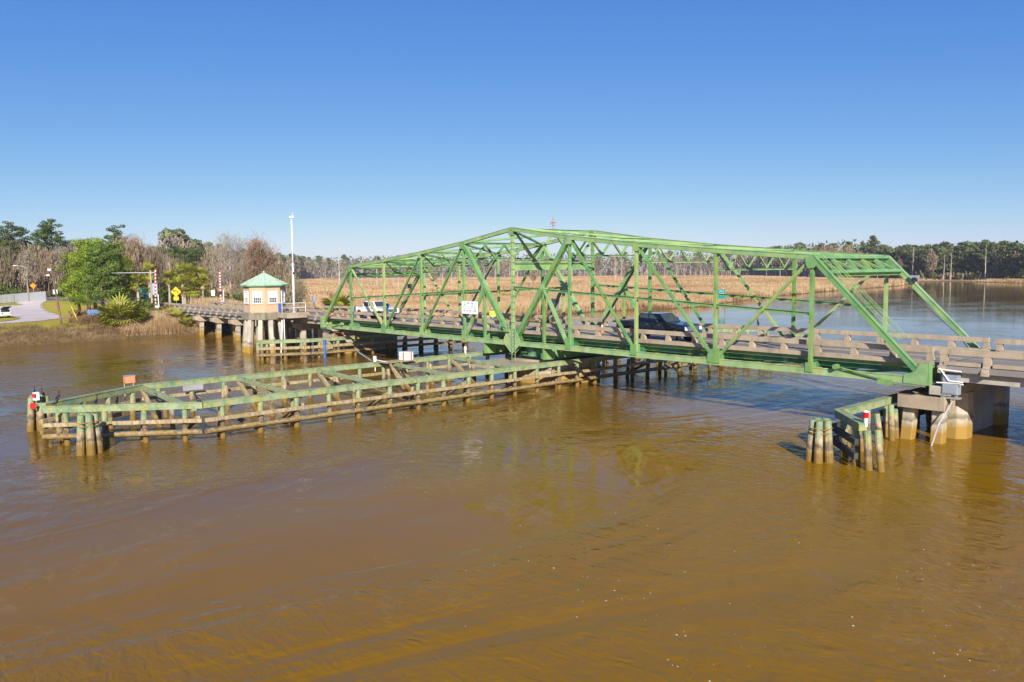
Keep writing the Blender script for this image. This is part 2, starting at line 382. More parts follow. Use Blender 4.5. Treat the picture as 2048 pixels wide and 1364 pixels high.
    def build(s, name, mat, parent=None, smooth=False, bevel=0, label=None):
        o = bpy.data.objects.new(name, s.mesh(name, mat, smooth)); COL.objects.link(o)
        if parent is not None:
            o.parent = parent; o.matrix_parent_inverse = parent.matrix_basis.inverted() if not getattr(s, 'local', False) else Matrix()
        if bevel:
            md = o.modifiers.new('bevel', 'BEVEL'); md.width = bevel; md.segments = 2; md.limit_method = 'ANGLE'
        if label: o['label'] = label
        return o
class LB(MB):        # coordinates local to the parent
    local = True
def thing(name, label, cat, loc=(0,0,0), rz=0, group=None):
    o = bpy.data.objects.new(name, None); COL.objects.link(o); o.location = loc; o.rotation_euler = (0,0,rz); o.empty_display_size = .3
    o['label'] = label; o['category'] = cat
    if group: o['group'] = group
    bpy.context.view_layer.update() if False else None
    o.matrix_basis = Matrix.Translation(loc) @ Matrix.Rotation(rz, 4, 'Z')
    return o
def tag(o, label, cat, group=None):
    o['label'] = label; o['category'] = cat
    if group: o['group'] = group
    return o
def dup(root, loc, rz=0, sc=1, label=None, group=None, szf=1):
    r = root.copy(); COL.objects.link(r)
    r.matrix_basis = Matrix.Translation(loc) @ Matrix.Rotation(rz, 4, 'Z') @ Matrix.Diagonal((sc, sc, sc*szf, 1))
    if label: r['label'] = label
    if group: r['group'] = group
    for ch in list(root.children):
        c = ch.copy(); COL.objects.link(c); c.parent = r
        for g in list(ch.children):
            d = g.copy(); COL.objects.link(d); d.parent = c
    return r
def struct(o): o['kind'] = 'structure'; return o
def stuff(o, label, cat): o['kind'] = 'stuff'; o['label'] = label; o['category'] = cat; return o
def bulk(name, V, F, mat, k=4):
    me = bpy.data.meshes.new(name); nV = len(V); nF = len(F)
    me.vertices.add(nV); me.vertices.foreach_set('co', np.asarray(V, dtype=np.float32).ravel())
    me.loops.add(nF*k); me.loops.foreach_set('vertex_index', np.asarray(F, dtype=np.int32).ravel())
    me.polygons.add(nF); me.polygons.foreach_set('loop_start', np.arange(0, nF*k, k, dtype=np.int32))
    me.update(calc_edges=True); me.validate(); me.materials.append(MT[mat] if isinstance(mat, str) else mat)
    return me

# ---------------------------------------------------------------- ground and river
SHORE = [(-79,-3000),(-78,-400),(-77,-120),(-75.5,-45),(-74.5,-25),(-74.3,-19.5),(-73.6,-13.5),(-75.5,-6),(-74.5,1.5),(-76,5),(-80,9),(-82,16),(-76,24),
         (-68,33),(-66,40),(-66.5,54),(-71,91),(-65,102),(-67,118),(-73,137),(-90,194),(-103,267),(-111,327),(-133,404),(-150,436),(-134,449),(-83,406),
         (-20,372),(60,340),(150,300),(185,220),(170,60),(140,-60),(125,-400),(125,-3000)]
def inside(px, py, poly):
    n = len(poly); c = np.zeros(px.shape, bool)
    for i in range(n):
        x0, y0 = poly[i]; x1, y1 = poly[(i+1) % n]
        if y0 == y1: continue
        cond = ((y0 > py) != (y1 > py)) & (px < (x1-x0)*(py-y0)/(y1-y0)+x0); c ^= cond
    return c
def sdist(px, py, poly):                       # negative in the river
    d = np.full(px.shape, 1e9)
    for i in range(len(poly)-1):
        ax, ay = poly[i]; bx, by = poly[i+1]; L2 = (bx-ax)**2+(by-ay)**2
        t = np.clip(((px-ax)*(bx-ax)+(py-ay)*(by-ay))/L2, 0, 1)
        d = np.minimum(d, np.hypot(px-ax-t*(bx-ax), py-ay-t*(by-ay)))
    return np.where(inside(px, py, poly), -d, d)
def vnoise(x, y, seed):                        # smooth value noise
    xi = np.floor(x).astype(np.int64); yi = np.floor(y).astype(np.int64); fx = x-xi; fy = y-yi
    fx = fx*fx*(3-2*fx); fy = fy*fy*(3-2*fy)
    def h(a, b):
        n = (a*374761393+b*668265263+seed*974711) & 0x7fffffff; n = ((n ^ (n >> 13))*1274126177) & 0x7fffffff
        return ((n ^ (n >> 16)) & 0xffff)/65535.
    return (h(xi,yi)*(1-fx)+h(xi+1,yi)*fx)*(1-fy)+(h(xi,yi+1)*(1-fx)+h(xi+1,yi+1)*fx)*fy
def fbm(x, y, seed): return vnoise(x,y,seed)*.5+vnoise(x*2.1,y*2.1,seed+1)*.3+vnoise(x*4.3,y*4.3,seed+2)*.2
def smooth(a, b, x):
    t = np.clip((x-a)/(b-a), 0, 1); return t*t*(3-2*t)
def height(px, py):
    px = np.asarray(px, float); py = np.asarray(py, float)
    d = sdist(px + (fbm(px*.12, py*.12, 3)-.5)*3.0, py, SHORE)
    bank = -1.6 + 1.65*smooth(-6, 0, d) + .75*smooth(0, 2.5, d) + 1.35*smooth(1, 6, d)   # south bank with the road
    marsh = -1.2 + 1.25*smooth(-8, 0, d) + .55*smooth(0, 5, d) + .25*(fbm(px*.05, py*.05, 9)-.5)*smooth(3, 20, d)
    west = 1-smooth(20, 34, py)
    z = marsh*(1-west) + bank*west
    emb = smooth(-74, -92, px)*(1-smooth(0, 9, np.abs(py-4.8)-5.5))*smooth(0, 10, d)  # road embankment
    z = np.where(emb > 0, z*(1-emb)+3.45*emb, z)
    z += (fbm(px*.5, py*.5, 5)-.5)*.35*smooth(.3, 3, d)*(1-smooth(2.0, 2.2, z)*.85)
    return z
def axis(segs):
    out = []
    for a, b, st in segs: out += list(np.arange(a, b, st))
    return np.array(out+[segs[-1][1]])
gx = axis([(-9000,-1500,1500),(-1500,-500,60),(-500,-220,14),(-220,-130,4),(-130,-56,1.0),(-56,0,8),(0,260,20),(260,1500,200),(1500,6000,1500)])
gy = axis([(-3000,-300,300),(-300,-60,20),(-60,-30,3),(-30,30,1.0),(30,150,4),(150,520,8),(520,1100,40),(1100,9000,800)])
GX, GY = np.meshgrid(gx, gy, indexing='ij'); GZ = height(GX, GY)
V = np.stack([GX, GY, GZ], -1).reshape(-1, 3); nx, ny = GX.shape
idx = np.arange(nx*ny).reshape(nx, ny)
F = np.stack([idx[:-1,:-1], idx[1:,:-1], idx[1:,1:], idx[:-1,1:]], -1).reshape(-1, 4)
me = bulk('ground', V, F, 'ground'); me.shade_smooth()
ground = bpy.data.objects.new('ground', me); COL.objects.link(ground); struct(ground)
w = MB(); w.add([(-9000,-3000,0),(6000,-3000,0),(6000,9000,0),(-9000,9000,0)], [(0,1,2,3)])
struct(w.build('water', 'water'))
def gz(x, y): return float(height(np.array([x]), np.array([y]))[0])

def sheet(name, poly, mat, lift, step=2.0):            # paving draped over the ground
    xs = [p[0] for p in poly]; ys = [p[1] for p in poly]
    ax_ = np.arange(min(xs), max(xs)+step, step); ay_ = np.arange(min(ys), max(ys)+step, step)
    X, Y = np.meshgrid(ax_, ay_, indexing='ij')
    cx = (X[:-1,:-1]+X[1:,1:])/2; cy = (Y[:-1,:-1]+Y[1:,1:])/2; keep = inside(cx, cy, poly)
    Z = lift(X, Y); V = np.stack([X, Y, Z], -1).reshape(-1, 3); id_ = np.arange(X.size).reshape(X.shape)
    F = np.stack([id_[:-1,:-1], id_[1:,:-1], id_[1:,1:], id_[:-1,1:]], -1)[keep]
    me = bulk(name, V, F, mat); o = bpy.data.objects.new(name, me); COL.objects.link(o); return struct(o)
def spline(poly, n=4):
    out = []
    L = len(poly)
    for i in range(L):
        p0, p1, p2, p3 = [np.array(poly[(i+k) % L], float) for k in (-1, 0, 1, 2)]
        for k in range(n):
            t = k/n; out.append(tuple(.5*((2*p1)+(-p0+p2)*t+(2*p0-5*p1+4*p2-p3)*t*t+(-p0+3*p1-3*p2+p3)*t**3)))
    return out
LOT = spline([(-90,-30),(-92,-22.5),(-95,-17),(-103,-11.6),(-113,-10),(-126,-9),(-140,-7.2),(-155,-4.6),(-166,-1),(-180,1),(-190,-3),(-178,-5.5),(-166,-7),(-182,-12),(-190,-30)])
sheet('car_park', LOT, 'lot', lambda X, Y: height(X, Y)+.06, .8)
ISL = spline([(-97,-23),(-100,-19.5),(-107,-17.2),(-114,-17),(-121,-18.5),(-118,-24)])
o = sheet('grass', ISL, 'ground', lambda X, Y: height(X, Y)+.11, .6)
sheet('road', [(-91,1.0),(-91,8.6),(-150,8.8),(-240,5),(-420,-18),(-420,-26),(-240,-3),(-150,1)], 'asphalt', lambda X, Y: np.maximum(height(X, Y)+.08, 3.72-np.clip((-91-X)/60, 0, 1)*.9), 1.5)

# ---------------------------------------------------------------- reeds, marsh grass and scrub (nobody could count them)
def blades(pts, hts, wid, lean, nb, seed, spread):
    g = np.random.default_rng(seed); n = len(pts); P = np.repeat(pts, nb, 0); H = np.repeat(hts, nb)*g.uniform(.55, 1.1, n*nb)
    P = P + np.c_[g.normal(0, spread, (n*nb, 2)), np.zeros(n*nb)]
    a = g.uniform(0, 2*np.pi, n*nb); le = g.uniform(0, lean, n*nb)*H; la = g.uniform(0, 2*np.pi, n*nb)
    dx = np.cos(a)*wid/2; dy = np.sin(a)*wid/2
    b0 = P+np.c_[-dx, -dy, np.full(n*nb, -.1)]; b1 = P+np.c_[dx, dy, np.full(n*nb, -.1)]
    top = P+np.c_[np.cos(la)*le, np.sin(la)*le, H]
    t0 = top+np.c_[-dx*.35, -dy*.35, np.zeros(n*nb)]; t1 = top+np.c_[dx*.35, dy*.35, np.zeros(n*nb)]
    V = np.stack([b0, b1, t1, t0], 1).reshape(-1, 3); F = np.arange(len(V)).reshape(-1, 4); return V, F
G = np.random.default_rng(11)
def scatter(n, xr, yr, test):
    x = G.uniform(*xr, n); y = G.uniform(*yr, n); z = height(x, y); k = test(x, y, z, sdist(x, y, SHORE)); return np.c_[x, y, z][k]
def grassobj(name, pts, hts, wid, lean, nb, spread, mat, label, cat):
    V, F = blades(pts, hts, wid, lean, nb, len(pts), spread)
    o = bpy.data.objects.new(name, bulk(name, V, F, mat)); COL.objects.link(o); return stuff(o, label, cat)
# marsh: near edge dense, thinning with distance (clumps get wider)
p1 = scatter(26000, (-150,-60), (30,190), lambda x,y,z,d: (d > .4)&(d < 60)&(z > .1))
p2 = scatter(30000, (-330,-80), (120,440), lambda x,y,z,d: (d > .5)&(z > .1)&(G.uniform(0,1,len(x)) < np.exp(-d/90)+.15))
p3 = scatter(45000, (-900,-150), (60,700), lambda x,y,z,d: (z > .2)&(d > 4))
h1 = 1.15+.9*(fbm(p1[:,0]*.09, p1[:,1]*.09, 21)); h2 = 1.1+.9*(fbm(p2[:,0]*.05, p2[:,1]*.05, 22)); h3 = .35+.7*(fbm(p3[:,0]*.03, p3[:,1]*.03, 23))
grassobj('marsh_grass', p1, h1, .09, .25, 7, .35, 'reed', 'tall dry tan marsh grass along the far river edge beyond the bridge', 'marsh grass')
grassobj('marsh_grass', p2, h2, .22, .25, 5, .8, 'reed', 'dry tan marsh grass spreading along the shore upriver', 'marsh grass')
grassobj('marsh_grass', p3, h3, .55, .5, 4, 2.6, 'reed', 'pale tan marsh grass stretching back to the tree line', 'marsh grass')
q = scatter(9000, (-95,-66), (-60,3), lambda x,y,z,d: (d > 1.8)&(d < 5.2+2.2*fbm(x*.2, y*.2, 77))&(z > .6))
grassobj('bank_scrub', q,   .35+.6*fbm(q[:,0]*.4, q[:,1]*.4, 31), .035, .7, 9, .3, 'reedbrown', 'brown tangled scrub along the top of the river bank', 'scrub')
q = scatter(5000, (-95,-68), (-60,3), lambda x,y,z,d: (d > .2)&(d < 2.6)&(z > .05))
grassobj('bank_weed', q, .15+.35*fbm(q[:,0]*.4, q[:,1]*.4, 33), .05, .9, 7, .3, 'reedbrown', 'low matted weed on the muddy lower bank', 'scrub')
q = scatter(9000, (-92,-70), (-9,2), lambda x,y,z,d: (d > .8)&(d < 9-.35*np.abs(y))&(z > .3))
grassobj('reeds', q, .7+.9*fbm(q[:,0]*.35, q[:,1]*.35, 34), .05, .22, 8, .25, 'reed', 'tall golden reeds on the bank beside the bridge abutment', 'reeds')
q = scatter(2600, (-97,-74), (-14,2), lambda x,y,z,d: (d > 6.5)&(d < 14))
grassobj('bank_tufts', q, .5+.9*fbm(q[:,0]*.3, q[:,1]*.3, 36), .05, .5, 8, .3, 'reedbrown', 'brown weeds and plumes behind the reeds by the abutment', 'scrub')
q = scatter(5000, (-100,-66), (9,32), lambda x,y,z,d: (d > .5)&(z > .1))
grassobj('reeds', q, 1.0+1.1*fbm(q[:,0]*.3, q[:,1]*.3, 37), .07, .3, 8, .4, 'reed', 'dry reeds on the bank behind the approach span', 'reeds')
# foam
fp = []
for cx, cy, sx, sy, n in ((36,-27,2.2,.9,34),(39.5,-29.3,.7,1.5,16),(44.5,-24.5,2.2,2.0,46),(41,-19,2.5,1.5,22),(33,-20.5,1.5,1,14),(28,-24,6,4,26),(37,-14,8,4,30),(46,-31,1.5,1.0,18),(20,-26,9,5,20)):
    for i in range(int(n*.75)): fp.append((G.normal(cx, sx), G.normal(cy, sy), abs(G.normal(.005, .008))+.005))
f = MB()
for x, y, r in fp:
    r = min(r, .035); k = 6
    f.add([(x+r*math.cos(i*math.pi/3), y+r*math.sin(i*math.pi/3), .004) for i in range(6)]+[(x, y, .012)], [(i, (i+1) % 6, 6) for i in range(6)])
stuff(f.build('foam', 'white'), 'small white foam bubbles drifting on the brown river', 'foam')

# ---------------------------------------------------------------- the swing bridge
P = 6.6; W = 9.57; ZB = 3.40
TOPZ = {0: 12.98, 1: 12.04, 2: 11.31, 3: 10.71, 4: 10.18}
tz = lambda t: TOPZ[abs(t)]-.22
SB = thing('swing_bridge', 'green steel through truss swing span carrying the road over the river', 'bridge', (0, W/2, 0))
def bpart(mb, name, mat='green', label=None, parent=SB, **k): return mb.build(name, mat, parent, label=label, **k)
UPY = (0, 1, 0)
for side, y in ((0, 0.0), (1, W)):
    ch = MB()
    for t in range(-4, 4):
        ch.laced((t*P, y, tz(t)), ((t+1)*P, y, tz(t+1)), .30, .28, pitch=.6)
    bpart(ch, 'top_chord')
    bc = MB()
    for s in (-1, 1): bc.box((-5*P+.1, y+s*.115-.03, ZB-.20), (5*P-.1, y+s*.115+.03, ZB+.16))
    for s in (-1, 1): bc.box((-5*P+.1, y+s*.10-.075, ZB+.14), (5*P-.1, y+s*.10+.075, ZB+.165))
    for s in (-1, 1): bc.box((-5*P+.1, y+s*.10-.075, ZB-.225), (5*P-.1, y+s*.10+.075, ZB-.20))
    n = 132
    for i in range(n):
        x = -5*P+.3+i*(10*P-.6)/n; bc.beam((x, y-.10, ZB+.175), (x+.42, y+.10, ZB+.175), .07, .018) if i % 2 else bc.beam((x, y+.10, ZB+.175), (x+.42, y-.10, ZB+.175), .07, .018)
        if i % 8 == 0: bc.box((x, y-.16, ZB+.168), (x+.28, y+.16, ZB+.20))
    bpart(bc, 'bottom_chord', 'green')
    for t in range(-4, 5):
        v = MB(); wv = .27 if t == 0 else .205
        v.ibeam((t*P, y, ZB+.2), (t*P, y, tz(t)-.1), wv, .21, tf=.03, tw=.03, up=UPY)
        if t == 0:
            for zz in np.arange(4, 12.4, .55): v.box((-.16, y-.15, zz), (.16, y+.15, zz+.03))
        bpart(v, 'vertical_post', 'greenrust' if t in (-3, 3, 4, 2) else 'green')
    for sg in (-1, 1):
        e = MB(); e.laced((sg*5*P-sg*.25, y, ZB+.15), (sg*4*P, y, tz(4)), .29, .29, pitch=.5); bpart(e, 'end_post')
        d = MB(); d.laced((sg*.25, y, ZB+.2), (sg*P, y, tz(1)), .36, .33, pitch=.42); bpart(d, 'main_diagonal')
        for (a, za, b, zb) in ((sg*P, tz(1), sg*2*P, ZB), (sg*2*P, tz(2), sg*3*P, ZB), (sg*4*P, tz(4), sg*3*P, ZB)):
            d = MB(); d.ibeam((a, y, za), (b, y, zb+.1), .165, .19, tf=.03, tw=.03, up=UPY); bpart(d, 'diagonal', 'greenrust' if a == sg*4*P else 'green')
        mx = sg*P*.56; mz = ZB+.2+(tz(1)-ZB-.2)*.545
        s_ = MB()
        s_.ibeam((sg*3.72, y, 2.25), (sg*3.72, y, mz), .20, .21, up=UPY); bpart(s_, 'sub_post', 'greenrust' if sg > 0 else 'green')
        s_ = MB()
        for dy in (-.12, .12): s_.beam((sg*3.72, y+dy, mz-.1), (sg*P-sg*.25, y+dy, ZB+.25), .14, .10, UPY)
        s_.ibeam((sg*3.72, y, mz-.1), (sg*P-sg*.25, y, ZB+.25), .24, .1, up=UPY)
        bpart(s_, 'sub_strut')
        gs = MB()      # gusset plates
        for yy in (y-.205, y+.175):
            gs.prism([(sg*4*P-sg*.38, tz(4)+.02), (sg*4*P-sg*.30, tz(4)-.45), (sg*4*P-sg*.17, tz(4)-.62), (sg*4*P+sg*.17, tz(4)-.62), (sg*4*P+sg*.42, tz(4)-.40), (sg*4*P+sg*.10, tz(4)+.08)], yy, yy+.03, 'y')
            gs.prism([(sg*P-.36, tz(1)+.08), (sg*P-.33, tz(1)-.5), (sg*P+.33, tz(1)-.5), (sg*P+.36, tz(1)+.08)], yy, yy+.03, 'y')
            gs.prism([(sg*2*P-sg*.22, tz(2)+.08), (sg*2*P-sg*.22, tz(2)-.45), (sg*2*P+sg*.28, tz(2)-.45), (sg*2*P+sg*.42, tz(2)+.08)], yy, yy+.03, 'y')
            gs.prism([(sg*3*P-.47, ZB-.1), (sg*3*P-.45, ZB+.45), (sg*3*P-.15, ZB+.82), (sg*3*P+.15, ZB+.82), (sg*3*P+.45, ZB+.45), (sg*3*P+.47, ZB-.1)], yy, yy+.03, 'y')
            gs.prism([(sg*2*P-sg*.42, ZB-.1), (sg*2*P-sg*.38, ZB+.7), (sg*2*P+sg*.18, ZB+.7), (sg*2*P+sg*.18, ZB-.1)], yy, yy+.03, 'y')
            gs.prism([(sg*P-sg*.38, ZB-.1), (sg*P-sg*.34, ZB+.8), (sg*P+sg*.20, ZB+.8), (sg*P+sg*.22, ZB-.1)], yy, yy+.03, 'y')
            gs.prism([(sg*4*P-.25, ZB-.1), (sg*4*P-.22, ZB+.45), (sg*4*P+.22, ZB+.45), (sg*4*P+.25, ZB-.1)], yy, yy+.03, 'y')
            e0 = sg*5*P
            gs.prism([(e0+sg*.12, ZB-.24), (e0+sg*.12, ZB+.9), (e0-sg*.35, ZB+.9), (e0-sg*.62, ZB+.45), (e0-sg*1.15, ZB+.24), (e0-sg*1.2, ZB-.2)], yy, yy+.03, 'y')
            gs.prism([(sg*3.72-.26, mz-.22), (sg*3.72-.22, mz+.22), (sg*3.72+.22, mz+.22), (sg*3.72+.26, mz-.22)], yy+.01, yy+.04, 'y')
        gs.box((sg*5*P+.10*sg-.03, y-.21, ZB-.24), (sg*5*P+.10*sg+.03, y+.21, ZB+.95))
        gs.each('gusset_plate', 'green', SB)
    g = MB()
    for yy in (y-.205, y+.175):
        g.prism([(-.34, tz(0)+.12), (-.28, tz(0)-.5), (.28, tz(0)-.5), (.34, tz(0)+.12)], yy, yy+.03, 'y')
        g.prism([(-1.0, ZB-.1), (-1.0, ZB+.35), (-.45, ZB+1.1), (.45, ZB+1.1), (1.0, ZB+.35), (1.0, ZB-.1), (0, ZB-.95)], yy, yy+.03, 'y')
    g.each('gusset_plate', 'green', SB)
    # the rail rises towards the pivot on both sides
    mr2 = MB()
    mr2.ibeam((-4*P, y, 6.58), (-.56*P, y, 7.72), .16, .18, tf=.02, tw=.02)
    mr2.ibeam((0, y, 8.0), (4*P, y, 6.68), .16, .18, tf=.02, tw=.02)
    bpart(mr2, 'mid_rail')

# portals, sway frames, laterals
for sg in (-1, 1):
    p = MB(); d = Vector((sg*(P-.25), 0, ZB+.15-tz(4))).normalized()
    A = lambda y, k: Vector((sg*4*P, y, tz(4))) + d*k
    nrm = Vector((d.z, 0, -d.x))*(-1 if sg > 0 else 1)
    up_ = tuple(Vector((-d.z*sg, 0, d.x*sg)))
    p.ibeam(A(.22, .1), A(W-.22, .1), .24, .30, up=up_); p.ibeam(A(.22, 1.32), A(W-.22, 1.32), .24, .34, up=up_)
    ys = [.22+(W-.44)*i/5 for i in range(6)]
    for i in range(1, 5): p.beam(A(ys[i], .2), A(ys[i], 1.3), .16, .18, up_)
    for i in range(5): p.beam(A(ys[i], .2), A(ys[i+1], 1.3), .12, .14, up_)
    bpart(p, 'portal_frame', 'green')
for t in range(-3, 4):
    s_ = MB(); zt = tz(t); dz = 1.2 if t else 2.6
    s_.ibeam((t*P, .2, zt), (t*P, W-.2, zt), .20, .20, tf=.02, tw=.02)
    if t in (-1, 1): dz = 1.35
    s_.ibeam((t*P, .18, zt-dz), (t*P, W-.18, zt-dz), .16, .13, tf=.02, tw=.02)
    n = 8 if t else 4
    for i in range(n):
        y0 = .2+(W-.4)*i/n; y1 = .2+(W-.4)*(i+1)/n
        za, zb_ = (zt-.1, zt-dz+.08) if i % 2 == 0 else (zt-dz+.08, zt-.1)
        if abs(t) <= 1: s_.laced((t*P, y0, za), (t*P, y1, zb_), .16, .16, up=(1,0,0), pitch=.28, cover=False)
        else: s_.beam((t*P, y0, za), (t*P, y1, zb_), .09, .09, (1,0,0))
    if t == 0: s_.box((-.16, .2, 9.95), (.16, W-.2, 10.02)); s_.box((-.02, .2, 9.45), (.02, W-.2, 9.95)); s_.box((-.16, .2, 9.38), (.16, W-.2, 9.45))
    bpart(s_, 'sway_frame', 'green')
for t in range(-4, 4):
    l = MB()
    for a, b in ((0.15, W-.15), (W-.15, 0.15)):
        k = .06 if a < 1 else -.06
        l.laced((t*P+.2, a, tz(t)+k), ((t+1)*P-.2, b, tz(t+1)+k), .2, .14, pitch=.45, cover=False)
    bpart(l, 'lateral_brace')
# floor system
for t in range(-5, 6):
    b = MB(); x = t*P if abs(t) < 5 else t*P*.992
    prof = [(.18, 3.98), (.18, 3.42), (1.2, 3.30), (2.8, 3.02), (W/2, 2.92), (W-2.8, 3.02), (W-1.2, 3.30), (W-.18, 3.42), (W-.18, 3.98)]
    b.prism(prof, x-.02, x+.02, 'x')
    for i in range(1, 7): b.beam((x, prof[i][0], prof[i][1]), (x, prof[i+1][0], prof[i+1][1]), .30, .03)
    b.box((x-.15, .18, 3.94), (x+.15, W-.18, 3.965))
    for yy in (1.6, 3.2, 4.8, 6.4, 8.0): b.box((x-.12, yy-.02, 3.1), (x+.12, yy+.02, 3.95))
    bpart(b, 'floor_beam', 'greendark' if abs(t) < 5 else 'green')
for sg in (-1, 1):
    b = MB(); x = sg*3.72
    b.box((x-.22, .18, 3.16), (x+.22, W-.18, 3.20)); b.box((x-.22, .18, 2.25), (x+.22, W-.18, 2.29)); b.box((x-.025, .18, 2.29), (x+.025, W-.18, 3.16))
    for yy in np.arange(1, 9, 1.0): b.box((x-.18, yy-.02, 2.3), (x+.18, yy+.02, 3.15))
    bpart(b, 'pivot_girder', 'green')
st = MB()
for yy in (1.05, 3.0, 4.8, 6.6, 8.52):
    for t in range(-5, 5): st.ibeam((t*P+.03, yy, 3.78), ((t+1)*P-.03, yy, 3.78), .22, .36, tf=.025, tw=.02)
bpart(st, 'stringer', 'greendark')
st = MB()
for yy in (.80, 8.77):
    st.box((-33, yy-.02, 3.95), (33, yy+.02, 4.14)); st.box((-33, yy-.10, 3.93), (33, yy+.1, 3.95))
bpart(st, 'fascia_channel', 'green')
ut = MB()
for a, b_ in ((-4, 4), ):
    for t in range(-5, 5):
        ut.beam((t*P, .3, 3.22), ((t+1)*P, W-.3, 3.22), .14, .10); ut.beam((t*P, W-.3, 3.30), ((t+1)*P, .3, 3.30), .14, .10)
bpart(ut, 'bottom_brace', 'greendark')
dk = MB(); dk.box((-33.0, .72, 4.145), (33.0, 8.85, 4.20)); bpart(dk, 'deck', 'asphalt')
ln = MB()
for yy in (1.25, 8.25): ln.box((-32.9, yy-.06, 4.2), (32.9, yy+.06, 4.205))
bpart(ln, 'edge_line', 'lane')
ln = MB()
for yy in (4.67, 4.89): ln.box((-32.9, yy-.05, 4.2), (32.9, yy+.05, 4.205))
bpart(ln, 'centre_line', 'laney')
def railing(parent, x0, x1, y, zc, step, n0=0, out=-1, bracket=False, mat='conc', dz=0):
    c = MB(); c.box((x0, y-.30, zc-.25), (x1, y+.22, zc)) if not bracket else None
    if bracket:
        nn = int(round((x1-x0)/step))
        for i in range(nn): c.box((x0+i*step+.28, y-.26, zc-.17+dz*i), (x0+(i+1)*step-.28, y+.22, zc+dz*i))
        c.box((x0, y+.0-out*.10-.28, zc-.42), (x1, y+.0-out*.10+.28, zc-.18))
    c.build('curb', mat, parent)
    r = MB(); r.box((x0, y-.14, zc+.38), (x1, y+.14, zc+.67)); r.build('rail_beam', mat, parent, bevel=.02)
    n = int(round((x1-x0)/step)); pp = MB()
    for i in range(n+1):
        x = min(max(x0+i*step, x0+.14), x1-.14)
        if bracket:
            o_ = out*.12
            pp.prism([(y-out*.10, zc+.38), (y-out*.10, zc-.40), (y+out*.42, zc-.42), (y+out*.42, zc-.26), (y+out*.16, zc+.0), (y+out*.13, zc+.38)], x-.17, x+.17, 'x')
        else: pp.prism([(x-.20, zc), (x-.13, zc+.38), (x+.13, zc+.38), (x+.20, zc)], y-.12, y+.12, 'y')
    pp.each('rail_post', mat, parent)
railing(SB, -32.95, 32.95, .75, 4.42, 2.2); railing(SB, -32.95, 32.95, 8.82, 4.42, 2.2, out=1)
# turntable, rack and wheels under the pivot
tt = MB(); tt.tube([(0, W/2, 2.02), (0, W/2, 2.75)], 2.6, 32); tt.tube([(0, W/2, 1.99), (0, W/2, 2.12)], 3.1, 32)
for i in range(16):
    a = i*math.pi/8; tt.box((math.cos(a)*2.85-.14, W/2+math.sin(a)*2.85-.14, 2.1), (math.cos(a)*2.85+.14, W/2+math.sin(a)*2.85+.14, 2.42))
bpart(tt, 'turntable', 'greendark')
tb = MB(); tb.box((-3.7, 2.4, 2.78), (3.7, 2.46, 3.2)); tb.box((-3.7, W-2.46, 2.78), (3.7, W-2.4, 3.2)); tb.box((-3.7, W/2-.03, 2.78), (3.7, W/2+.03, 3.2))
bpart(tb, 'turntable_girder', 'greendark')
# ladder up the right-hand end post with hand hoops, and the short ladder at the pivot
def ladder(mb, a, b, w, side, rung=.45, r=.022):
    a = Vector(a); b = Vector(b); s_ = Vector(side).normalized()*w/2
    mb.tube([a-s_, b-s_], r, 5); mb.tube([a+s_, b+s_], r, 5); n = int((b-a).length/rung)
    for i in range(1, n): q = a+(b-a)*i/n; mb.tube([q-s_, q+s_], r*.8, 4)
ld = MB(); a = Vector((4*P+.25, .48, tz(4)+.12)); b = Vector((5*P-1.7, .48, ZB+2.05)); nn_ = Vector((.72, 0, .69))
ladder(ld, a, b, .32, (0,1,0))
for dy in (-.16, .16):
    ld.tube([a+Vector((0,dy,0))+nn_*.32, b+Vector((0,dy,0))+nn_*.32], .02, 5)
    for i in range(6): q = a+(b-a)*i/5+Vector((0,dy,0)); ld.tube([q, q+nn_*.32], .02, 4)
bpart(ld, 'access_ladder', 'green')
ld = MB(); ladder(ld, (.55,-.5,1.9), (.55,-.5,4.75), .40, (1,0,0), .28, .024)
bpart(ld, 'access_ladder', 'green', label='short green ladder from the pivot pier up to the walkway')
wk = MB(); wk.box((-2.4, -.38, 4.30), (-.2, .42, 4.34))
for x in (-2.4, -1.3, -.2): wk.tube([(x,-.36,4.3),(x,-.36,5.3)], .02, 5)
wk.tube([(-2.4,-.36,5.3),(-.2,-.36,5.3)], .02, 5); wk.tube([(-2.4,-.36,4.8),(-.2,-.36,4.8)], .02, 5)
bpart(wk, 'walkway', 'green')
eq = MB(); eq.box((-3.05, .25, 3.2), (-2.35, .75, 3.75)); eq.tube([(-3.3,.1,3.3),(-3.3,.1,4.0)], .07, 8); eq.tube([(-3.5,.1,3.3),(-3.5,.1,3.9)], .06, 8); 
bpart(eq, 'drive_box', 'greenrust')
# end locks
for sg in (-1, 1):
    for yy in (0, W):
        k = MB(); e0 = sg*5*P
        k.tube([(e0-sg*4.6, yy-.3, 3.72), (e0-sg*1.6, yy-.3, 3.2)], .05, 6); k.box((e0-sg*4.9-.15, yy-.40, 3.66), (e0-sg*4.9+.15, yy-.1, 3.86)); k.tube([(e0-sg*4.9, yy-.45, 3.76), (e0-sg*4.9, yy-.1, 3.76)], .15, 10)
        k.box((e0-sg*2.1-.4, yy-.36, 3.02), (e0-sg*2.1+.4, yy-.24, 3.3)); k.tube([(e0-sg*2.5, yy-.3, 3.12), (e0+sg*.0, yy-.3, 3.1)], .03, 6)
        bpart(k, 'end_lock', 'greenrust')

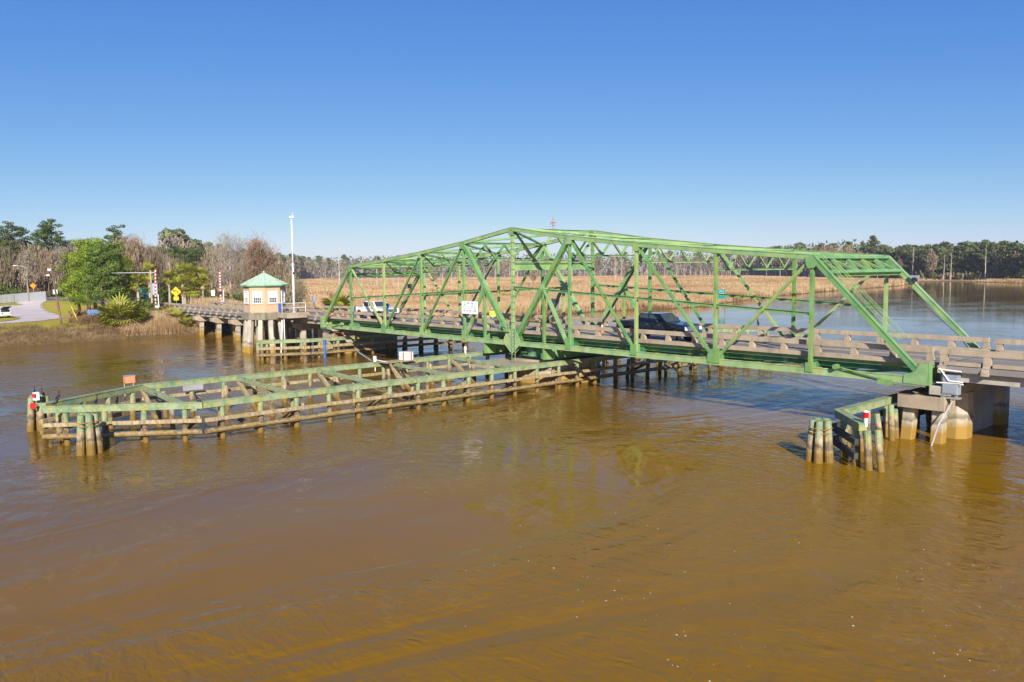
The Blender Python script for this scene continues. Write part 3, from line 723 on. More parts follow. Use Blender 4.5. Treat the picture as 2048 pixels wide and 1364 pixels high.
# ---------------------------------------------------------------- piers and approach spans
pv = thing('pivot_pier', 'round concrete pier carrying the turntable in the middle of the river', 'pier', (0, W/2, 0))
m = MB(); m.tube([(0, W/2, -3), (0, W/2, 1.55)], 3.9, 40); m.build('drum', 'concpale', pv)
m = MB(); m.tube([(0, W/2, 1.55), (0, W/2, 1.98)], 4.15, 40); m.build('cap', 'conc', pv)
m = MB(); m.box((-2.6, -2.6, 1.62), (2.2, 1.4, 1.82)); m.box((-1.5, -3.4, 1.60), (1.0, -2.6, 1.8)); m.build('landing', 'conc', pv)

def rest_pier(sg, label):
    x0 = sg*33.15; t = thing('rest_pier', label, 'pier', (x0, 6.2, 0)); cx = x0
    m = MB()
    for yy in (3.35, 9.05):
        m.prism([(cx-.8, yy-.4), (cx-.4, yy-.8), (cx+.4, yy-.8), (cx+.8, yy-.4), (cx+.8, yy+.4), (cx+.4, yy+.8), (cx-.4, yy+.8), (cx-.8, yy+.4)], -3, 2.55)
    a, b = m.islands(); a.build('column', 'concpale', t, bevel=.04); b.build('column', 'concpale', t, bevel=.04)
    m = MB()
    for yy in (3.35, 9.05): m.prism([(cx-.62, yy-.30), (cx-.3, yy-.62), (cx+.3, yy-.62), (cx+.62, yy-.3), (cx+.62, yy+.3), (cx+.3, yy+.62), (cx-.3, yy+.62), (cx-.62, yy+.3)], 2.55, 3.05)
    m.each('column_neck', 'concfresh', t)
    m = MB(); m.box((cx-.35, 4.1, -3), (cx+.35, 8.3, 2.6)); m.build('web_wall', 'concfresh', t)
    m = MB(); m.box((cx-.25, .4, 2.62), (cx+.85, 10.0, 3.1)) if sg > 0 else m.box((cx-.85, .4, 2.62), (cx+.25, 10.0, 3.1)); m.build('bearing_beam', 'concfresh', t, bevel=.03)
    return t
rest_pier(1, 'pale concrete pier under the right end of the swing span'); rest_pier(-1, 'concrete pier under the left end of the swing span')
def cap_block(sg, label):
    t = thing('pile_block', label, 'pier block', (sg*32.5, 1, 0)); xa, xb = sorted((sg*31.3, sg*33.75))
    m = MB(); m.box((xa, .35, 1.78), (xb, 1.75, 2.5)); m.build('cap', 'conc', t, bevel=.03)
    m = MB()
    for x, dx in ((31.75, -.35), (33.25, -.0)):
        m.beam((sg*x, 1.05, 1.78), (sg*(x+dx*.5), .95-.25, -3), .62, .62, (0,1,0))
    m.each('pile', 'concpale', t, bevel=.06)
    m = MB(); m.box((sg*31.27-.03, .5, 1.7), (sg*31.27+.03, 1.7, 2.56)); m.build('steel_edge', 'rust', t)
    return t
cap_block(1, 'square concrete block on two square piles below the right end of the truss')

def approach(name, label, x0, x1, zf, bents, sg):
    t = thing(name, label, 'bridge', ((x0+x1)/2, W/2, 0))
    segs = []; n = max(1, int(round((x1-x0)/7.0)))
    xs = [x0+(x1-x0)*i/n for i in range(n+1)]
    m = MB()
    for a, b in zip(xs[:-1], xs[1:]):
        za, zb = zf(a), zf(b)
        m.prism([(a, za-.30), (b, zb-.30), (b, zb), (a, za)], .45, 9.1, 'y')
    m.build('deck', 'asphalt', t)
    m = MB()
    for yy in (1.0, 3.5, 6.1, 8.6):
        for a, b in zip(xs[:-1], xs[1:]):
            za, zb = zf(a), zf(b); m.prism([(a+.06, za-.82), (b-.06, zb-.82), (b-.06, zb-.31), (a+.06, za-.31)], yy-.21, yy+.21, 'y')
    m.each('girder', 'concfresh', t)
    for yy, out in ((.75, -1), (8.82, 1)):
        rb = MB(); cb = MB(); pb = MB(); st = 2.32
        L = x1-x0; k = int(round(L/st))
        for i in range(k):
            a = x0+L*i/k; b = x0+L*(i+1)/k; za, zb = zf(a), zf(b)
            rb.prism([(a, za+.58), (b, zb+.58), (b, zb+.87), (a, za+.87)], yy-.14, yy+.14, 'y')
            cb.prism([(a+.30, za+.04), (b-.30, zb+.04), (b-.30, zb+.22), (a+.30, za+.22)], yy-.24, yy+.2, 'y')
        for i in range(k+1):
            x = min(max(x0+L*i/k, x0+.25), x1-.25); z = zf(x); o = out
            pb.prism([(yy-o*.1, z+.58), (yy-o*.1, z-.35), (yy+o*.45, z-.38), (yy+o*.45, z-.20), (yy+o*.17, z+.10), (yy+o*.13, z+.58)], x-.17, x+.17, 'x')
        rb.build('rail_beam', 'conc', t); cb.each('curb', 'conc', t); pb.each('rail_post', 'conc', t)
    ln = MB()
    for yy, wd in ((1.35, .06), (8.2, .06)):
        for a, b in zip(xs[:-1], xs[1:]): ln.add([(a, yy-wd, zf(a)+.005), (b, yy-wd, zf(b)+.005), (b, yy+wd, zf(b)+.005), (a, yy+wd, zf(a)+.005)], [(0,1,2,3)])
    ln.build('edge_line', 'lane', t)
    ln = MB()
    for yy in (4.67, 4.89):
        for a, b in zip(xs[:-1], xs[1:]): ln.add([(a, yy-.05, zf(a)+.005), (b, yy-.05, zf(b)+.005), (b, yy+.05, zf(b)+.005), (a, yy+.05, zf(a)+.005)], [(0,1,2,3)])
    ln.build('centre_line', 'laney', t)
    for bx in bents:
        zt = zf(bx)-.83; m = MB()
        m.prism([(.0, zt), (.0, zt-.55), (.75, zt-.82), (8.8, zt-.82), (9.57, zt-.55), (9.57, zt)], bx-.55, bx+.55, 'x'); m.build('pile_cap', 'conc', t, bevel=.03)
        m = MB()
        for yy in (1.15, 3.55, 6.0, 8.4): m.beam((bx, yy, zt-.82), (bx, yy+(-.25 if yy < 2 else .25 if yy > 8 else 0), -3), .58, .58, (0,1,0))
        m.each('pile', 'concpale', t, bevel=.05)
    return t
zl = lambda x: 4.20 if x > -38 else 4.20-.42*min(1, (-38-x)/22)
approach('approach_bridge', 'low concrete approach bridge on piles running from the swing span to the left bank', -91.0, -33.25, zl, (-40.2, -46.2, -53.0, -59.9, -66.8, -73.7, -80.5), -1)
approach('approach_bridge', 'concrete approach span at the right edge with haunched rail posts', 33.25, 61.1, lambda x: 4.20, (41.5, 49.5, 57.5), 1)
# abutment
ab = thing('abutment', 'concrete abutment wall where the approach bridge meets the bank', 'abutment', (-91, 4.8, 0))
m = MB(); m.box((-92.5, -.6, 1.0), (-90.9, 10.2, 3.70)); m.build('wall', 'conc', ab)
m = MB(); m.prism([(-92.5, 3.72), (-92.5, 4.6), (-88.8, 4.6), (-88.0, 3.9), (-88.0, 3.72)], -.55, -.2, 'y'); m.prism([(-92.5, 3.72), (-92.5, 4.6), (-88.8, 4.6), (-88.0, 3.9), (-88.0, 3.72)], 9.8, 10.15, 'y')
m.each('end_block', 'concpale', ab)

# equipment on the right pier
eb = thing('control_cabinet', 'blue-grey steel cabinet mounted on the right pier', 'cabinet', (33.9, .75, 2.5))
m = MB(); m.box((33.55, .35, 2.72), (34.35, .80, 3.75)); m.build('box', 'greymetal', eb, bevel=.02)
m = MB(); m.box((33.60, .325, 2.78), (34.30, .35, 3.70)); m.build('door', 'greymetal', eb, bevel=.01)
m = MB(); m.box((33.5, .4, 2.50), (34.4, .75, 2.58)); m.box((33.6, .45, 2.58), (33.68, .53, 2.72)); m.box((34.2, .45, 2.58), (34.28, .53, 2.72)); m.build('bracket', 'galv', eb)
m = MB(); m.tube([(34.1, .6, 2.55), (33.55, .1, 1.1), (33.1, -.35, -1.2)], .05, 8); tag(m.build('cable_conduit', 'galv', None), 'grey conduit slanting from the cabinet down into the water', 'conduit')
pw = thing('pipe_bundle', 'bent white pipes under the deck end above the right pier', 'pipes', (34, .6, 4))
m = MB()
m.tube([(33.4,.3,4.02),(33.8,.3,4.0),(34.5,.3,3.97)], .04, 8); m.tube([(33.5,.3,4.0),(33.9,.3,3.45),(34.6,.3,3.42)], .04, 8); m.tube([(33.3,.35,3.3),(34.3,.35,3.35),(34.6,.35,3.3)], .04, 8)
m.each('pipe', 'white', pw)

# ---------------------------------------------------------------- timber fenders
def pile(mb, x, y, z1, lean=(0, 0), r=.17):
    lean = (lean[0]+rnd.gauss(0, .12), lean[1]+rnd.gauss(0, .12)); z1 += rnd.uniform(-.06, .05); r *= rnd.uniform(.88, 1.14)
    mb.tube([(x+lean[0], y+lean[1], -3), (x, y, z1)], r*1.12, 10, r*.92)
def rail_line(mb, pts, z, w, h):
    for a, b in zip(pts[:-1], pts[1:]):
        d = Vector((b[0]-a[0], b[1]-a[1], 0)); d.normalize()
        mb.beam((a[0], a[1], z), (b[0], b[1], z), w, h)
def interp(pts, step, start=.3):
    out = []; acc = start
    for a, b in zip(pts[:-1], pts[1:]):
        L = math.dist(a, b); n = max(1, int(round(L/step)))
        for i in range(n): k = (i+.5)/n; out.append((a[0]+(b[0]-a[0])*k, a[1]+(b[1]-a[1])*k, (b[0]-a[0])/L, (b[1]-a[1])/L))
    return out
FND = thing('timber_fender', 'long boat-shaped timber fender, green-painted rails on wooden piles, pointing upriver under the bridge', 'fender', (0, 4.8, 0))
tipn = (-.4, -34.5); 
near = [(.1, -34.6), (4.9, -27.6), (5.0, 37.2), (.4, 44.2)]; farl = [(-.9, -34.4), (-5.1, -27.9), (-5.05, 37.2), (-.4, 44.2)]
for pts, sg in ((near, 1), (farl, -1)):
    segs = [[pts[0], pts[1]]]; a, b = pts[1], pts[2]; n = 9
    for i in range(n): segs.append([(a[0]+(b[0]-a[0])*i/n, a[1]+(b[1]-a[1])*i/n), (a[0]+(b[0]-a[0])*(i+1)/n, a[1]+(b[1]-a[1])*(i+1)/n)])
    segs.append([pts[2], pts[3]])
    for s_ in segs:
        jz = rnd.uniform(-.02, .02)
        m = MB(); rail_line(m, s_, 2.02+jz, .30, .34); tr_ = m.build('top_rail', 'timber', FND, bevel=.02); m = MB(); rail_line(m, s_, 2.215+jz, .36, .05); m.build('cap_plank', 'timber', tr_)
        off = sg*.22
        d = Vector((s_[1][0]-s_[0][0], s_[1][1]-s_[0][1], 0)).normalized(); nrm = Vector((d.y, -d.x, 0))*sg*.24
        q = [(p[0]+nrm.x, p[1]+nrm.y) for p in s_]
        m = MB(); rail_line(m, q, 1.22+rnd.uniform(-.03,.03), .20, .22); m.build('wale', 'wood', FND, bevel=.02)
        m = MB(); m.tube([(q[0][0], q[0][1], .56+jz), (q[1][0], q[1][1], .56-jz)], .155, 9) if sg > 0 else rail_line(m, q, .56, .2, .24); m.build('wale', 'wood', FND)
    for i, (x, y, dx, dy) in enumerate(interp(pts, 2.2)):
        nx_, ny_ = -dy*sg*-1, dx*sg*-1
        inx, iny = (-sg*.0, 0)
        m = MB(); pile(m, x-sg*.02, y+rnd.uniform(-.1, .1), 1.88); m.build('pile', 'timber', FND)
        if i % 2 == 0: m = MB(); pile(m, x-sg*.42, y+rnd.uniform(-.15,.15), 1.7, (-sg*.5, 0), .16); m.build('pile', 'wood', FND)
for y in (-27.9, -21.5, -15.3, -9.0, -2.8, 12.5, 18.5, 24.5, 31):
    m = MB(); m.beam((-4.95, y, 2.02), (4.8, y-.15, 1.86), .28, .26); m.build('cross_beam', 'timber', FND, bevel=.02)
    m = MB(); m.beam((-4.8, y-.05, 1.85), (-.2, y-.25, -.6), .24, .22); m.build('diagonal_brace', 'wood', FND)
    m = MB(); m.beam((4.6, y+.1, 1.3), (.6, y+.1, -.6), .22, .2); m.build('diagonal_brace', 'wood', FND)
    m = MB(); pile(m, .2, y+.1, 1.75, (0,0), .16); m.build('pile', 'timber', FND)
for a, b in (((-5.0,-24.3),(4.8,-24.3)), ((-5.0,-12.2),(4.8,-12.2))):
    m = MB(); m.beam((a[0], a[1], .9), (b[0], b[1], .2), .2, .2); m.build('diagonal_brace', 'wood', FND)

def side_fender(label, sg, y0, y1, flare, corner, extra=(), wm='wood'):
    t = thing('timber_fender', label, 'fender', (sg*30, (y0+y1)/2, 0)); pts = [(sg*flare[0], flare[1]), (sg*corner[0], corner[1]), (sg*corner[2], y1)]
    for a, b in zip(pts[:-1], pts[1:]):
        L = math.dist(a, b); n = max(1, int(L/6))
        for i in range(n):
            p = (a[0]+(b[0]-a[0])*i/n, a[1]+(b[1]-a[1])*i/n); q = (a[0]+(b[0]-a[0])*(i+1)/n, a[1]+(b[1]-a[1])*(i+1)/n)
            m = MB(); rail_line(m, [p, q], 1.98, .38, .34); tr_ = m.build('top_rail', 'timber', t, bevel=.02); m = MB(); rail_line(m, [p, q], 2.175, .44, .05); m.build('cap_plank', 'timber', tr_)
            d = Vector((q[0]-p[0], q[1]-p[1], 0)).normalized(); nn = Vector((d.y, -d.x, 0)); nn = nn if nn.x*-sg > 0 or (abs(nn.x) < .3 and nn.y < 0) else -nn; nn *= .27
            for z in (1.28, .62):
                m = MB(); rail_line(m, [(p[0]+nn.x, p[1]+nn.y), (q[0]+nn.x, q[1]+nn.y)], z, .2, .30); m.build('wale', wm, t, bevel=.02)
    for x, y, dx, dy in interp(pts, 2.1):
        m = MB(); pile(m, x, y, 1.84); m.build('pile', 'timber', t)
        m = MB(); pile(m, x+sg*.45, y+.1, 1.6, (sg*.6, 0), .16); m.build('pile', 'timber', t)
    for x, y, lx, ly in extra:
        m = MB(); pile(m, x, y, 1.9, (lx, ly), .18); m.build('pile', 'timber', t)
    return t
side_fender('green-topped timber fender with a bent corner just upriver of the right pier', 1, -8, 19, (33.2, -7.6), (30.7, -5.0, 30.4), wm='creosote', extra=((33.35,-7.5,0,0),(33.7,-7.2,.6,-.1),(31.2,-.2,.5,-.2)))
side_fender('low green timber fender below the bridge tender house', -1, -8, 19, (32.6, -7.9), (30.3, -3.0, 29.4), extra=((-32.7,-7.9,0,0),(-32.4,-7.6,0,-.1),(-32.95,-7.4,0,0)))
t = thing('timber_fender', 'yellowish timber fender glimpsed behind the right pier at the picture edge', 'fender', (36, 14, 0))
for x in (34.9, 37.2, 39.4): m = MB(); pile(m, x, 13.6, 2.7, r=.2); m.build('pile', 'wood', t)
for z in (2.5, 1.6, .9): m = MB(); m.tube([(34.7, 13.4, z), (42, 13.4, z)], .12, 8); m.build('wale', 'wood', t)

def dolphin(label, x, y, h, wire='rust', n=6, r=.2, sp=.30):
    t = thing('pile_dolphin', label, 'mooring piles', (x, y, 0))
    ps = [(0, 0)]+[(sp*1.15*math.cos(a*2*math.pi/(n-1)), sp*1.15*math.sin(a*2*math.pi/(n-1))) for a in range(n-1)]
    for dx, dy in ps:
        m = MB(); m.tube([(x+dx*1.75, y+dy*1.75, -3), (x+dx*1.3, y+dy*1.3, .4), (x+dx, y+dy, h+rnd.uniform(-.06, .06))], [r*1.1, r*1.05, r*.85], 12); m.build('pile', 'timber', t, smooth=False)
    for z in (h-.42, h-.62):
        pts = [(x+(sp*1.15+r*.95)*math.cos(a*math.pi/8), y+(sp*1.15+r*.95)*math.sin(a*math.pi/8), z+.03*math.sin(a*1.7)) for a in range(17)]
        m = MB(); m.tube(pts, .028, 5, cap=False); m.build('wire_band', wire, t)
    return t
dolphin('cluster of mooring piles standing alone left of the right-hand fender', 31.0, -7.35, 2.05)
dolphin('cluster of mooring piles in front of the long fender tip, wrapped with wire', 3.85, -33.3, 2.12)
dolphin('cluster of mooring piles behind the long fender tip, with birds perched on top', -5.5, -33.8, 2.05, sp=.36)

cap_block(-1, 'square concrete block on two square piles below the left end of the truss')

# ---------------------------------------------------------------- bridge tender house
HC = Vector((-42.4, -2.6, 0))
hs = thing('tender_house', 'octagonal buff brick bridge tender house with green metal roof on concrete piles', 'house', tuple(HC))
def octp(r, c=HC): return [(c.x+r*math.cos(R(22.5+45*i)), c.y+r*math.sin(R(22.5+45*i))) for i in range(8)]
m = MB(); m.prism(octp(2.42), 4.72, 8.0); m.build('wall', 'brick', hs)
m = MB(); m.prism(octp(2.45), 5.62, 5.66); m.prism(octp(2.45), 4.72, 4.80); m.build('brick_course', 'conc', hs)
m = MB(); a = octp(2.70); b = a
m.add([(x, y, 7.96) for x, y in a]+[(HC.x, HC.y, 9.38)], [(i, (i+1) % 8, 8) for i in range(8)]+[tuple(range(8))[::-1]]); rf = m.build('roof', 'roofgreen', hs)
m = MB(); pa = octp(2.74)
for i in range(8): m.beam((pa[i][0], pa[i][1], 7.92), (pa[(i+1) % 8][0], pa[(i+1) % 8][1], 7.92), .06, .16)
m.build('fascia', 'trimgreen', rf)
m = MB()
for i in range(8):
    m.tube([(pa[i][0], pa[i][1], 7.99), (HC.x, HC.y, 9.42)], .035, 5)
    for k in (.2, .4, .6, .8):
        q = Vector((pa[i][0], pa[i][1], 7.98))*(1-k)+Vector((pa[(i+1) % 8][0], pa[(i+1) % 8][1], 7.98))*k
        kk = 1-abs(k-.5)*2*.98; mid = (Vector((pa[i][0], pa[i][1], 0))+Vector((pa[(i+1) % 8][0], pa[(i+1) % 8][1], 0)))/2-Vector((HC.x, HC.y, 0))
        dirn = Vector((-mid.x, -mid.y, 0)).normalized()*mid.length*min(.97, kk*.9); m.tube([q, q+dirn+Vector((0, 0, 1.42*dirn.length/mid.length))], .018, 4)
m.build('seam', 'roofgreen', rf)
m = MB(); m.ball((HC.x, HC.y, 9.5), .1, 8, 6); m.build('finial', 'galv', rf)
m = MB(); m.prism(octp(2.72), 3.88, 4.72); m.build('platform', 'concdark', hs, bevel=.04)
for i in range(8):
    an = R(45*i); n = Vector((math.cos(an), math.sin(an), 0)); tv = Vector((-n.y, n.x, 0)); c = HC+n*(2.42*math.cos(R(22.5))+.0)
    if i == 2: continue
    def fr(mb, u0, u1, z0, z1, d0, d1):
        vs = []
        for d in (d0, d1):
            for u, z in ((u0, z0), (u1, z0), (u1, z1), (u0, z1)): vs.append(c+n*d+tv*u+Vector((0, 0, z)))
        mb.add(vs, [(3,2,1,0),(4,5,6,7),(0,1,5,4),(1,2,6,5),(2,3,7,6),(3,0,4,7)])
    m = MB(); fr(m, -.58, -.44, 5.86, 7.26, 0, .07); fr(m, .44, .58, 5.86, 7.26, 0, .07); fr(m, -.44, .44, 7.12, 7.26, 0, .07); fr(m, -.62, .62, 5.78, 5.90, 0, .10); fr(m, -.44, .44, 6.48, 6.55, .005, .055)
    for u in (-.22, 0, .22): fr(m, u-.018, u+.018, 5.90, 6.48, .005, .045)
    fr(m, -.44, .44, 6.18, 6.215, .005, .045); wf = m.build('window', 'white', hs)
    m = MB(); fr(m, -.44, .44, 5.90, 6.48, .002, .02); m.build('pane', 'glass', wf)
    m = MB(); fr(m, -.44, .44, 6.55, 7.12, .002, .03); m.build('blind', 'sign', wf)
hp = MB()
for a_, r_, l_ in ((200,2.2,.4),(214,2.1,.4),(238,2.2,.4),(262,2.2,.4),(292,2.4,.35),(322,2.2,.5),(350,2.2,.4),(90,2.2,.3),(130,2.2,.3),(270,.8,.1),(30,2.1,.4)):
    n = Vector((math.cos(R(a_)), math.sin(R(a_)), 0)); hp.beam(HC+n*r_+Vector((0,0,3.88)), HC+n*(r_+l_*1.7)+Vector((0,0,-3)), .50, .50, (-n.y, n.x, 0))
hp.each('pile', 'concpale', hs, bevel=.04)
m = MB(); m.box((-40.0, -2.3, 4.10), (-37.15, .28, 4.72)); m.build('landing', 'conc', hs, bevel=.03)
m = MB()
for x in (-39.4, -38.6, -37.25):
    for y in (-2.2,): m.tube([(x, y, 4.72), (x, y, 5.85)], .03, 6)
for y in (-2.2, .1): m.tube([(-37.25, y, 4.72), (-37.25, y, 5.85)], .03, 6)
for z in (5.85, 5.3): m.tube([(-39.4,-2.2,z),(-37.25,-2.2,z),(-37.25,.1,z)], .028, 6)
m.build('railing', 'white', hs)
m = MB(); m.box((-39.5, -2.26, 4.78), (-38.75, -2.22, 5.8)); m.build('gate_panel', 'bluepaint', hs)
m = MB(); m.tube([(-40.4,-2.5,3.8),(-40.3,-2.8,.3)], .07, 8); m.tube([(-39.3,-1.9,4.1),(-39.1,-2.3,-.5)], .09, 8); m.tube([(-38.4,-2.1,4.1),(-38.3,-2.2,-.5)], .06, 8); m.each('drain_pipe', 'white', hs)
t = thing('camera_mast', 'tall white camera mast rising beside the bridge tender house', 'mast', (-38.0, -1.0, 4.72))
m = MB(); m.tube([(-38,-1,4.72),(-37.9,-1,10.2)], .13, 12, .115); m.tube([(-37.9,-1,10.2),(-37.85,-1,15.75)], .095, 12, .07); m.build('pole', 'white', t, smooth=True)
m = MB(); m.tube([(-38,-1,4.72),(-38,-1,4.95)], .24, 12); m.tube([(-37.9,-1,10.1),(-37.9,-1,10.5)], .2, 10); m.box((-38.3,-1.15,10.2),(-37.75,-.85,10.42)); m.build('clamp', 'galv', t)
m = MB(); m.box((-38.15,-1.15,15.7),(-37.6,-.85,15.95)); m.ball((-37.5,-1,15.75), .16); m.tube([(-37.55,-1,15.9),(-37.5,-1,16.35)], .02, 5); m.build('camera', 'white', t)
m = MB(); m.ball((-37.65,-1.05,9.35), .14); m.build('floodlight', 'dark', t)

# ---------------------------------------------------------------- small things on the bridge and fenders
def board(name, label, cat, c, w, h, mat, ry=0, facing=(0,-1), thick=.04, group=None):
    t = thing(name, label, cat, (c[0], c[1], c[2]), group=group)
    n = Vector((facing[0], facing[1], 0)).normalized(); tv = Vector((-n.y, n.x, 0)); cc = Vector(c)
    m = MB(); m.beam(cc-tv*w/2, cc+tv*w/2, thick, h); m.build('panel', mat, t); return t, cc, n, tv
t, cc, n, tv = board('notice_sign', 'white notice board with rows of small dark lettering fixed to the near truss', 'sign', (-5.39, -.36, 6.175), 2.18, 1.11, 'sign')
m = MB(); m.box((-6.52,-.345,5.60),(-4.26,-.325,6.75)); m.build('frame', 'galv', t)
rows = [(.40, [(-.62,.16),(-.15,.34),(.42,.28)], .085), (.23, [(-.68,.3),(-.2,.08),(.1,.06),(.38,.22),(.76,.1)], .07), (.06, [(-.82,.16),(-.55,.14),(-.33,.08),(-.08,.18),(.15,.08),(.38,.26),(.78,.2)], .075),
        (-.11, [(-.93,.07),(-.72,.12),(-.45,.16),(-.18,.12),(.08,.14),(.32,.06),(.5,.08),(.76,.2),(.98,.05)], .075), (-.28, [(-.75,.32),(-.28,.26),(.12,.28),(.42,.08),(.76,.4)], .08), (-.45, [(.03,.14)], .07)]
for z, ws, hh in rows:
    m = MB()
    for x, wd in ws:
        k = max(1, int(wd/.055))
        for i in range(k):
            xx = -5.39+x-wd/2+wd*(i+.5)/k; hv = hh*rnd.choice((1, 1, .8)); m.box((xx-.018, -.388, 6.175+z-hv/2), (xx+.018, -.3815, 6.175+z+hv/2))
            if rnd.random() < .6: m.box((xx-.018, -.388, 6.175+z+hv/2-.018), (xx+.03, -.3815, 6.175+z+hv/2))
            if rnd.random() < .5: m.box((xx-.018, -.388, 6.175+z-.01), (xx+.03, -.3815, 6.175+z+.01))
    m.build('lettering', 'ink', t)
t, cc, n, tv = board('notice_sign', 'grey back of a notice board fixed to the far truss', 'sign', (-5.5, W+.36, 6.06), 1.6, 1.15, 'galv')
t = thing('beacon', 'red navigation beacon on a small stand on top of the truss', 'beacon', (-.36, 5, 12.95))
m = MB()
for x, y in ((-.6,4.8),(-.12,4.8),(-.6,5.2),(-.12,5.2)): m.tube([(x,y,12.9),(-.36+(x+.36)*.5,5+(y-5)*.5,13.45)], .02, 4)
m.tube([(-.55,5,13.2),(-.17,5,13.2)], .015, 4); m.box((-.55,4.82,13.43),(-.17,5.18,13.47)); m.build('stand', 'rust', t)
m = MB(); m.tube([(-.36,5,13.42),(-.36,5,13.58)], .09, 12); m.ball((-.36,5,13.6), .08); m.build('lens', 'boxorange', t)
m = MB(); m.tube([(-.36,5,13.6),(-.36,5,13.85)], .03, 6); m.build('cap', 'rust', t)
t = thing('traffic_camera', 'grey camera and cabling clamped to the far end post over the river', 'camera', (28.3, W, 8.5))
m = MB(); m.box((28.05, W-.40, 8.60), (28.55, W-.12, 8.80)); m.build('housing', 'greymetal', t)
m = MB(); m.box((28.2, W-.4, 8.4), (28.45, W-.15, 8.66)); m.build('bracket', 'dark', t)
m = MB(); m.tube([(28.1,W-.4,8.5),(28.3,W-.45,7.6),(29.4,W-.4,6.6),(31.0,W-.35,5.2),(31.6,W-.3,4.4)], .025, 5); m.build('cable', 'dark', t)
t = thing('signal_box', 'small dark box on the far left end post', 'box', (-29, W, 7)); m = MB(); m.box((-29.3, W-.4, 7.4), (-28.8, W-.1, 7.9)); m.build('housing', 'dark', t); m = MB(); m.box((-29.15, W-.2, 7.3), (-28.95, W, 7.5)); m.build('bracket', 'galv', t)

def cone(x, y, label):
    t = thing('traffic_cone', label, 'cone', (x, y, 4.205), group='traffic cones on the bridge deck')
    m = MB(); m.tube([(x,y,4.24),(x,y,4.46)], .155, 12, .125); m.tube([(x,y,4.60),(x,y,4.70)], .09, 12, .075); m.tube([(x,y,4.80),(x,y,4.94)], .055, 12, .03); m.build('cone', 'orange', t)
    m = MB(); m.tube([(x,y,4.46),(x,y,4.60)], .126, 12, .092); m.tube([(x,y,4.70),(x,y,4.80)], .076, 12, .056); m.build('reflective_band', 'sign', t)
    m = MB(); m.box((x-.19,y-.19,4.205),(x+.19,y+.19,4.24)); m.build('base', 'orange', t)
for x, y, l in ((-12.0,5.0,'orange and white cone on the deck below the white notice board'),(-2.5,5.2,'orange and white cone on the deck right of the pivot post'),(5.25,5.1,'orange and white cone on the deck just behind the black pickup'),
                (-30.0,5.2,'orange and white cone seen just in front of the white pickup'),(-38.0,4.0,'cone left of the swing span end, nearest the white mast'),(-35.4,4.0,'cone at the left end joint of the swing span')): cone(x, y, l)

def navlight(x, y, z, label, lens):
    t = thing('navigation_light', label, 'light', (x, y, z)); m = MB(); m.tube([(x,y,z-.1),(x,y,z+.32)], .085, 10); m.build('stand', 'white', t)
    m = MB(); m.tube([(x,y,z+.32),(x,y,z+.58)], .13, 12); m.build('lens', lens, t); m = MB(); m.tube([(x,y,z+.58),(x,y,z+.66)], .14, 12, .05); m.build('cap', 'white', t)
navlight(33.25, -7.45, 2.12, 'red and white navigation light on the right-hand fender corner', 'tailred')
navlight(-5.0, -1.2, 2.2, 'small clear lamp on the far rail of the long fender near the pivot', 'lampclear')
t = thing('antenna', 'white canister and slanting yagi antenna on a post of the long fender', 'antenna', (-5, -10.3, 2.2))
m = MB(); m.tube([(-5,-10.3,1.5),(-5,-10.3,2.3)], .04, 6); m.tube([(-5,-10.3,2.28),(-5,-10.3,2.72)], .13, 12); m.build('canister', 'white', t)
m = MB(); a = Vector((-5.2,-10.5,2.35)); b = Vector((-5.9,-11.4,3.15)); m.tube([a, b], .018, 5)
for i in range(8): q = a+(b-a)*(i+.5)/8; m.tube([q+Vector((-.12,.1,.12)), q-Vector((-.12,.1,.12))], .010, 4)
m.build('yagi', 'galv', t)
m = MB(); m.tube([(-4.9,-10.2,2.4),(-4.4,-9.6,2.25)], .025, 5); m.build('arm', 'white', t)
t = thing('equipment_box', 'white rust-streaked steel box on a plank platform over the long fender', 'box', (-4.3, -7.75, 2.2))
m = MB(); m.box((-4.75,-8.2,2.27),(-3.95,-7.35,2.93)); bx = m.build('box', 'white', t, bevel=.015)
m = MB(); m.box((-3.965,-7.62,2.3),(-3.935,-7.45,2.93)); m.box((-3.962,-7.95,2.70),(-3.938,-7.90,2.84)); m.box((-3.962,-8.05,2.72),(-3.938,-8.02,2.82)); m.box((-4.6,-7.7,2.925),(-3.95,-7.40,2.936)); m.box((-4.16,-8.215,2.3),(-3.96,-8.195,2.90)); m.build('rust_streak', 'boxorange', t)
t = thing('plank_platform', 'narrow weathered plank platform under the white equipment box', 'platform', (-4.2, -8.3, 2.2))
for i in range(4): m = MB(); m.box((-5.0+.33*i, -10.1, 2.20), (-4.72+.33*i, -6.9, 2.26)); m.build('plank', 'wood', t)
m = MB(); m.beam((-3.9,-9.6,2.15),(-2.4,-9.3,.2), .1, .2); m.beam((-3.9,-8.6,2.15),(-2.4,-8.4,.2), .1, .2); m.each('strut', 'wood', t)
t = thing('orange_box', 'faded orange box on a post at the bend of the long fender', 'box', (-5.1, -28.6, 2.2))
m = MB(); m.box((-5.35,-28.95,2.42),(-4.85,-28.35,2.88)); m.build('box', 'boxorange', t, bevel=.01); m = MB(); m.box((-5.38,-28.98,2.88),(-4.82,-28.32,2.90)); m.build('lid', 'greymetal', t)
m = MB()
for x, y in ((-5.3,-28.9),(-4.95,-28.45)): m.tube([(x,y,1.2),(x,y,2.42)], .03, 5)
m.each('leg', 'galv', t)
t, cc, n, tv = board('blank_board', 'blank pale grey board fixed to the far rail of the long fender', 'sign', (-4.82, -24.7, 1.72), 1.35, .36, 'galv', facing=(1,0))
t = thing('day_board', 'red diamond board below a small red light box at the fender tip', 'marker', (-4.7, -34.0, 1.9))
m = MB(); c = Vector((-4.65,-34.25,1.62)); u_ = Vector((.66,.75,0)); z_ = Vector((0,0,1)); nn = Vector((.75,-.66,0)); a = .23
